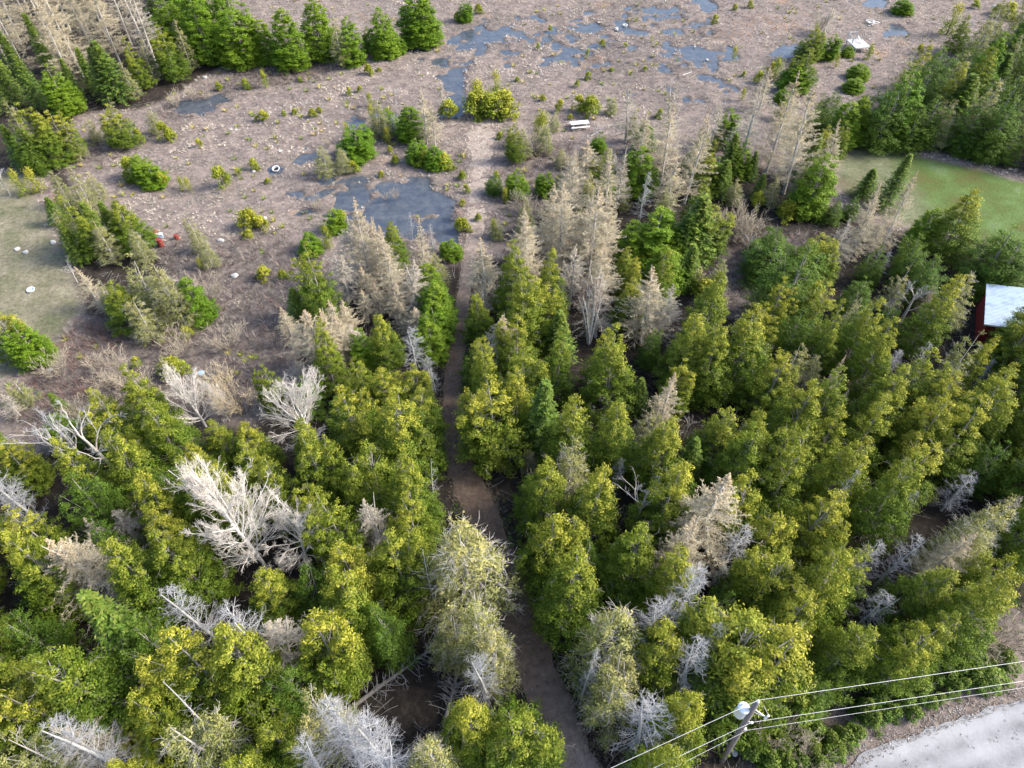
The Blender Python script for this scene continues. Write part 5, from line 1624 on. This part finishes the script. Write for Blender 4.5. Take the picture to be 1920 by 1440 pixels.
# ------------------------------------------------------------------ utility pole with its transformer and wires
M["pole"] = plain("weathered_pole_wood", (0.19, 0.165, 0.155), 0.9, noise=0.35, scale=7)
M["steel"] = plain("galvanised_steel", (0.55, 0.56, 0.58), 0.45, metal=0.5, noise=0.1)
M["tank"] = plain("painted_grey_white_tank", (0.74, 0.78, 0.80), 0.4, noise=0.05, bump=0)
M["porcelain"] = plain("porcelain", (0.85, 0.85, 0.83), 0.25, noise=0.03, bump=0)
M["wire"] = plain("aluminium_wire", (0.70, 0.70, 0.69), 0.5, metal=0.2, noise=0.05, bump=0)
pb, ph = tip_base(1420, 1316, 1427)
pb = at(1353, 1427)
pole = thing("utility_pole", (pb[0], pb[1], 0), "weathered wooden utility pole with white transformer beside the gravel road", "utility pole")
lean = at(1420, 1316, ph)[:2] - pb[:2]
MB().tube([(0, 0, -0.1), (lean[0] * .5, lean[1] * .5, ph / 2), (lean[0], lean[1], ph)], [0.17, 0.145, 0.12], 14).build("pole_shaft", M["pole"], pole, smooth=True)


def on(z):
    return np.array([lean[0] * z / ph, lean[1] * z / ph, z])


tz = ph - 1.75
c = on(tz) + np.array([-0.42, 0.10, 0])
tk = MB().lathe([(0.0, -0.50), (0.25, -0.50), (0.27, -0.46), (0.27, 0.42), (0.29, 0.43), (0.29, 0.48), (0.20, 0.54), (0.0, 0.56)], c, 22).build("transformer_tank", M["tank"], pole, smooth=True)
for dx, dy in ((-0.1, 0.1), (0.1, -0.08)):
    MB().lathe([(0.0, 0.5), (0.05, 0.52), (0.035, 0.58), (0.055, 0.61), (0.03, 0.66), (0.045, 0.69), (0.0, 0.76)], c + np.array([dx, dy, 0]), 10).build("bushing", M["porcelain"], tk, smooth=True)
MB().box(c + np.array([0.3, -0.07, 0.2]), (0.16, 0.08, 0.08)).box(c + np.array([0.3, -0.07, -0.25]), (0.16, 0.08, 0.08)).build("tank_bracket", M["steel"], pole)
arm = on(ph - 1.0)
arm_end = arm + np.array([0.62, -0.30, -0.35])
MB().tube([arm, arm_end], 0.03, 6).tube([arm + np.array([0, 0, -0.45]), arm_end], 0.02, 6).build("cutout_arm", M["steel"], pole)
MB().tube([arm_end + np.array([0, 0, -0.25]), arm_end + np.array([0.06, 0, 0.25])], 0.055, 8).tube([arm_end + np.array([0.12, 0.05, -0.2]), arm_end + np.array([0.1, 0.02, 0.22])], 0.025, 6).build("fuse_cutout", M["porcelain"], pole)
MB().lathe([(0.0, 0.0), (0.05, 0.02), (0.08, 0.08), (0.05, 0.12), (0.075, 0.16), (0.04, 0.24), (0, 0.26)], on(ph), 12).build("top_insulator", M["porcelain"], pole, smooth=True)
zi2 = ph - 2.9
MB().lathe([(0.0, 0.0), (0.05, 0.01), (0.06, 0.06), (0.04, 0.1), (0.06, 0.14), (0, 0.18)], on(zi2) + np.array([0.2, -0.16, 0]), 12).box(on(zi2) + np.array([0.1, -0.1, 0.03]), (0.22, 0.06, 0.06), rz=-0.7).build("side_insulator", M["porcelain"], pole)
zi3 = ph - 4.1
MB().box(on(zi3) + np.array([0.12, -0.12, 0]), (0.14, 0.14, 0.1)).build("cable_clamp", M["steel"], pole)
MB().tube([on(ph) + (0, 0, .12), on(ph - .5) + (-.35, .05, .1), c + np.array([0, 0, 0.7])], 0.010, 5, False).tube([arm_end + np.array([0.06, 0, 0.25]), on(ph - .2) + (.3, -.1, 0)], 0.010, 5, False).build("jumper_wire", M["wire"], pole)


def wire(name, p, zl, lpx, rpx, rad, label, sag=0.5, ext=22):
    p = np.array([pole.location[0] + p[0], pole.location[1] + p[1], p[2]])
    pts = []
    for px, s in ((lpx, -1), (rpx, 1)):
        e = at(px[0], px[1], zl)
        d = e - p
        L_ = np.linalg.norm(d)
        u = d / L_
        T_ = L_ + ext
        q = [p + u * T_ * f + np.array([0, 0, -sag * 4 * f * (1 - f) * 0.0]) for f in np.linspace(0, 1, 14)]
        pts.append(q)
    allp = pts[0][::-1] + pts[1][1:]
    m = MB().tube(allp, rad, 6, True).build(name, M["wire"], smooth=True)
    return tag(m, label, "power line", "wires on the utility pole")


wire("power_line", on(ph + 0.26), ph - 0.2, (1146, 1440), (1920, 1240), 0.009, "topmost bright wire running over the very top of the utility pole")
wire("power_line", on(zi2 + 0.15) + np.array([0.2, -0.16, 0]), zi2 - 0.1, (1226, 1440), (1920, 1277), 0.009, "thick middle wire fixed to the pole's side below the transformer")
wire("power_line", on(zi3) + np.array([0.2, -0.18, 0]), zi3 - 0.1, (1262, 1440), (1920, 1289), 0.007, "thin lowest wire clamped on the pole beneath the thick middle wire")


# ------------------------------------------------------------------ cabin
def roofmat():
    m, t, b = newmat("white_metal_roofing")
    N, L = t.nodes, t.links
    tc = N.new("ShaderNodeTexCoord")
    n = N.new("ShaderNodeTexNoise")
    n.inputs["Scale"].default_value = 1.3
    n.inputs["Detail"].default_value = 8
    n.inputs["Roughness"].default_value = 0.7
    L.new(tc.outputs["Object"], n.inputs["Vector"])
    r = N.new("ShaderNodeValToRGB")
    e = r.color_ramp.elements
    e[0].position, e[0].color = 0.33, (0.28, 0.36, 0.46, 1)
    e[1].position, e[1].color = 0.52, (0.44, 0.53, 0.64, 1)
    L.new(n.outputs[0], r.inputs[0])
    L.new(r.outputs[0], b.inputs["Base Color"])
    b.inputs["Roughness"].default_value = 0.45
    return m


M["red"] = plain("red_wall_paint", (0.24, 0.022, 0.02), 0.8, noise=0.3, scale=3)
M["trim"] = plain("cabin_trim", (0.62, 0.60, 0.57), 0.7, noise=0.1)
M["glass"] = plain("dark_window_glass", (0.03, 0.035, 0.04), 0.08, noise=0.1, bump=0)
za = 2.6
A_, B_, C_ = at(1846, 607, za), at(1850, 531, za), at(1920, 599, za)
yd = B_ - A_
Lc = np.linalg.norm(yd)
ax_ = math.atan2(yd[1], yd[0]) - math.pi / 2
Wc = 7.4
cab = thing("cabin", (A_[0], A_[1], 0), "small red cabin with white ribbed metal roof among the cedars", "cabin", rotz=ax_)
ov = 0.35
wb = MB()
x0, x1, y0, y1 = ov, Wc - ov, ov, Lc - ov
pk = 0.75
mid = Wc / 2


def gable(mb, y, flip):
    vs = [(x0, y, 0), (x1, y, 0), (x1, y, 2.45), (mid, y, 2.45 + pk * (mid - x0) / mid), (x0, y, 2.45)]
    mb._add(vs, [(0, 1, 2, 3, 4) if not flip else (4, 3, 2, 1, 0)])


gable(wb, y0, False)
gable(wb, y1, True)
wb._add([(x0, y0, 0), (x0, y1, 0), (x0, y1, 2.45), (x0, y0, 2.45)], [(0, 3, 2, 1)])
wb._add([(x1, y0, 0), (x1, y1, 0), (x1, y1, 2.45), (x1, y0, 2.45)], [(0, 1, 2, 3)])
for k in range(28):       # board battens on the visible gable
    xx = x0 + 0.1 + (x1 - x0 - 0.2) * k / 27
    wb.box((xx, y0 - 0.012, 1.2), (0.03, 0.02, 2.35))
wb.build("wall", M["red"], cab)
rf = MB()
for side in (0, 1):
    xe, xm = (0, mid) if side == 0 else (Wc, mid)
    nr = 30
    vs, fs = [], []
    for k in range(nr * 4 + 1):
        yy = Lc * k / (nr * 4)
        dz = 0.028 * (1 if k % 4 in (1, 2) else 0)
        vs += [(xe, yy, 2.55 + dz), (xm, yy, 2.55 + pk + dz), (xe, yy, 2.49 + dz), (xm, yy, 2.49 + pk + dz)]
    for k in range(nr * 4):
        a = 4 * k
        fs += [(a, a + 1, a + 5, a + 4), (a + 2, a + 6, a + 7, a + 3), (a, a + 4, a + 6, a + 2)]
    fs += [(0, 2, 3, 1), (4 * nr * 4, 4 * nr * 4 + 1, 4 * nr * 4 + 3, 4 * nr * 4 + 2)]
    rf._add(vs, fs)
rfo = rf.build("roof", roofmat(), cab)
MB().box((mid, Lc / 2, 2.6 + pk + 0.01), (0.34, Lc + 0.04, 0.035)).build("ridge_cap", M["trim"], rfo)
for sx in (0, 1):
    a = math.atan2(pk, mid) * (1 if sx == 0 else -1)
    MB().box(((mid / 2) if sx == 0 else Wc - mid / 2, -0.02, 2.50 + pk / 2), (math.hypot(mid, pk), 0.03, 0.16), ry=-a).build("fascia", M["trim"], rfo)
wn_ = MB().box((2.2, y0 - 0.03, 1.4), (1.0, 0.05, 0.9)).build("window", M["glass"], cab)
MB().box((2.2, y0 - 0.05, 1.89), (1.2, 0.06, 0.08)).box((2.2, y0 - 0.05, 0.91), (1.2, 0.06, 0.08)).box((1.66, y0 - 0.05, 1.4), (0.08, 0.06, 0.9)).box((2.74, y0 - 0.05, 1.4), (0.08, 0.06, 0.9)).build("frame", M["trim"], wn_)
dr = MB().box((4.6, y0 - 0.03, 1.02), (0.9, 0.05, 2.0)).build("door", M["trim"], cab)
MB().lathe([(0, 0), (0.04, 0.01), (0.04, 0.05), (0, 0.06)], (4.95, y0 - 0.09, 1.0), 8).build("handle", M["steel"], dr)
for xx in (3.6, 5.6):
    MB().box((xx, -0.15, 1.28), (0.1, 0.1, 2.55)).build("porch_post", M["trim"], cab)

# ------------------------------------------------------------------ marsh objects
M["whitewood"] = plain("white_painted_boards", (0.62, 0.62, 0.61), 0.7, noise=0.12, scale=8)
M["greywood"] = plain("weathered_boards", (0.40, 0.40, 0.41), 0.85, noise=0.2, scale=6)
M["plastic"] = plain("white_plastic", (0.60, 0.61, 0.62), 0.45, noise=0.08, bump=0)
M["blackin"] = plain("dark_inside", (0.02, 0.02, 0.022), 0.6, bump=0)
M["rust"] = plain("red_painted_drum", (0.22, 0.040, 0.028), 0.6, noise=0.3, scale=5)
M["rustd"] = plain("dark_red_drum", (0.20, 0.035, 0.04), 0.6, noise=0.3, scale=5)
M["greendrum"] = plain("green_drum_paint", (0.05, 0.20, 0.13), 0.6, noise=0.3)
M["bluepl"] = plain("blue_plastic", (0.32, 0.48, 0.72), 0.5, noise=0.1, bump=0)
M["stone"] = plain("pale_stone", (0.42, 0.415, 0.40), 0.9, noise=0.2, scale=4)

tpos = at(1086, 240)
tb = thing("picnic_table", (tpos[0], tpos[1], 0), "white wooden picnic table standing in the marsh beyond the tamaracks", "picnic table", rotz=R(10))
q = MB()
for k in range(5):
    q.box((0, -0.36 + 0.18 * k, 0.76), (2.4, 0.165, 0.045))
q.build("tabletop", M["whitewood"], tb)
for sy in (-1, 1):
    MB().box((0, sy * 0.74, 0.45), (2.4, 0.15, 0.045)).box((0, sy * 0.58, 0.45), (2.4, 0.13, 0.045)).build("bench_seat", M["whitewood"], tb)
for sx in (-0.85, 0.85):
    for sy in (-1, 1):
        MB().box((sx, sy * 0.42, 0.36), (0.06, 0.09, 0.84), rx=sy * 0.42).build("leg", M["whitewood"], tb)
    MB().box((sx + 0.06, 0, 0.41), (0.04, 1.5, 0.09)).build("crossbeam", M["whitewood"], tb)

ppos = at(1606, 92)
pf = thing("wooden_platform", (ppos[0], ppos[1], 0), "pale grey wooden platform with broken rails standing in the open marsh", "platform", rotz=R(8))
q = MB()
for k in range(11):
    q.box((0, -1.35 + 0.27 * k, 0.85), (2.3, 0.245, 0.04))
q.build("deck", M["greywood"], pf)
MB().box((0, -1.53, 0.80), (2.35, 0.05, 0.18)).box((0, 1.53, 0.80), (2.35, 0.05, 0.18)).box((-1.18, 0, 0.78), (0.05, 3.1, 0.16)).box((1.18, 0, 0.78), (0.05, 3.1, 0.16)).build("frame", M["whitewood"], pf)
for sx, sy, hh in ((-1.1, -1.45, 0.85), (1.1, -1.45, 0.85), (-1.1, 1.45, 2.0), (0.2, 1.45, 2.0), (0, -1.45, 0.85), (-1.1, 0, 1.9), (1.1, 1.3, 1.5)):
    MB().box((sx, sy, hh / 2), (0.1, 0.1, hh)).build("post", M["greywood"], pf)
MB().box((-0.45, 1.52, 1.9), (1.5, 0.04, 0.1)).build("rail", M["whitewood"], pf)
MB().box((-1.18, 0.7, 1.75), (0.04, 1.6, 0.1), rx=0.1).build("rail", M["whitewood"], pf)
MB().box((0.25, 0.3, 1.15), (0.12, 1.8, 0.05), rx=0.35).build("loose_board", M["whitewood"], pf)

tbx = at(1172, 48)


def tub(p, r, h, name, label, cat, mat, inner, rot=(0, 0)):
    root = thing(name, (p[0], p[1], p[2]), label, cat)
    root.rotation_euler = (rot[0], rot[1], 0.4)
    MB().lathe([(r * 0.8, 0), (r * 0.9, h * 0.5), (r, h), (r * 1.12, h), (r * 1.12, h + 0.04), (r * 0.9, h + 0.04), (r * 0.85, h), (r * 0.75, h * 0.25)], n=18).build("rim", M[mat], root, smooth=True)
    MB().lathe([(r * 0.78, h * 0.28), (r * 0.4, h * 0.25), (0.0, h * 0.24)], n=18).build("inside", M[inner], root)
    return root


tub((tbx[0], tbx[1], -0.13), 0.36, 0.24, "tub", "white round tub with a black hollow standing in a blue puddle", "tub", "plastic", "blackin")
p = at(518, 318)
tub((p[0], p[1], -0.03), 0.42, 0.22, "tub", "white oval tub with dark inside lying in the marsh beyond the pond", "tub", "plastic", "blackin", rot=(R(14), R(-8)))
p = at(59, 545)
tub((p[0], p[1], 0.0), 0.34, 0.16, "basin", "white basin holding grey-blue water on the brown-green grass", "basin", "plastic", "bluepl", rot=(R(8), 0))
p = at(381, 706)
bk = thing("bucket", (p[0], p[1], 0), "pale blue bucket beside the fan-shaped white tree", "bucket")
MB().lathe([(0, 0), (0.2, 0), (0.27, 0.5), (0.29, 0.5), (0.29, 0.53), (0.25, 0.53)], n=16).build("pail", M["bluepl"], bk, smooth=True)
MB().lathe([(0.25, 0.49), (0.12, 0.51), (0, 0.52)], n=16).build("lid", M["bluepl"], bk)


def drum(px, py, mat, label, r=0.29, h=0.88, tilt=(0, 0)):
    p = at(px, py)
    root = thing("oil_drum", (p[0], p[1], 0.0), label, "barrel", "old drums by the yellow cedar")
    root.rotation_euler = (tilt[0], tilt[1], 0)
    if tilt[0] or tilt[1]:
        root.location[2] = r
    MB().lathe([(0, 0), (r, 0), (r, h * .32), (r + .015, h * .34), (r, h * .36), (r, h * .64), (r + .015, h * .66), (r, h * .68), (r, h), (r - .03, h), (r - .03, h - .03), (0, h - .03)], n=20).build("shell", M[mat], root, smooth=False)
    MB().lathe([(0, 0), (.035, 0), (.035, .03), (0, .03)], (r * .55, 0, h - .03), 8).build("bung", M["steel"], root)


drum(303, 461, "rust", "bright red upright drum, the largest beside the yellow cedar")
drum(294, 438, "rustd", "dark red drum lying on its side behind the bright red one", tilt=(R(90), R(20)))
drum(333, 449, "rust", "small red drum standing apart from the others in the dry grass", r=0.25, h=0.6)
drum(291, 461, "greendrum", "small green drum touching the bright red one", r=0.22, h=0.7)
p = at(301, 445)
bx = thing("cooler_box", (p[0], p[1], 0), "pale blue and white box behind the bright red drum", "box", rotz=0.3)
MB().box((0, 0, 0.2), (0.6, 0.4, 0.4)).build("body", M["bluepl"], bx)
MB().box((0, 0, 0.43), (0.64, 0.44, 0.07)).build("lid", M["plastic"], bx)


def rock(px, py, r, label, mat="stone", name="rock"):
    p = at(px, py)
    rs = np.random.RandomState(int(px + py))
    import bmesh
    bm = bmesh.new()
    bmesh.ops.create_icosphere(bm, subdivisions=3, radius=1)
    for v in bm.verts:
        n = vnoise(v.co.x * 2 + px, v.co.y * 2 + v.co.z * 3, 1.3, 2)
        v.co *= 0.75 + 0.5 * float(n)
        v.co.z *= 0.6
    me = bpy.data.meshes.new(name)
    bm.to_mesh(me)
    bm.free()
    me.materials.append(M[mat])
    o = link(name, me, loc=(p[0], p[1], r * 0.25), rotz=rs.rand() * 6, scale=(r, r * 0.8, r))
    tag(o, label, "rock", "pale rocks")


for i, (px, py, r, l) in enumerate([(1155, 56, 0.40, "white rock on the bank beside the white tub in a puddle"), (1325, 113, 0.26, "round white rock at the near edge of the round puddle"),
                                    (1302, 88, 0.20, "small white rock at the far edge of the round puddle"), (385, 147, 0.40, "white rock in the dark brush by the ditch"), (100, 456, 0.32, "bright white rock beside the left lawn's cedars"),
                                    (33, 468, 0.32, "pale rock on the left lawn, first of the pair"), (49, 474, 0.3, "pale rock on the left lawn, second of the pair closer to the trees"),
                                    (95, 694, 0.26, "white rock in the small dark pool at the lawn's edge"), (476, 322, 0.22, "small pale rock in the marsh beside the white oval tub"), (414, 452, 0.34, "pale flat rock in the marsh near the red barrels"),
                                    (440, 518, 0.36, "white rock in the shaded marsh beyond the grey-green cedars"), (1437, 473, 0.3, "white rock in the shadowed clearing"), (525, 284, 0.26, "pale rock in the marsh beyond the white oval tub"),
                                    (1890, 35, 0.5, "pale boulder in the far marsh corner"), (1866, 14, 0.5, "pale boulder beyond the other in the far marsh corner"), (1377, 1411, 0.22, "white rock at the foot of the utility pole"),
                                    (497, 410, 0.28, "pale rock near the tan marsh west of the pond")]):
    rock(px, py, r, l)
p = at(1635, 46)
jk = thing("board_pile", (p[0], p[1], 0), "heap of broken white boards in the marsh beyond the wooden platform", "board pile")
rr_ = random.Random(4)
for k in range(9):
    MB().box((rr_.uniform(-0.8, 0.8), rr_.uniform(-0.7, 0.7), 0.12 + 0.05 * k), (rr_.uniform(0.8, 1.5), 0.16, 0.04), rz=rr_.uniform(0, 3), rx=rr_.uniform(-0.15, 0.15)).build("board", M["whitewood"], jk)
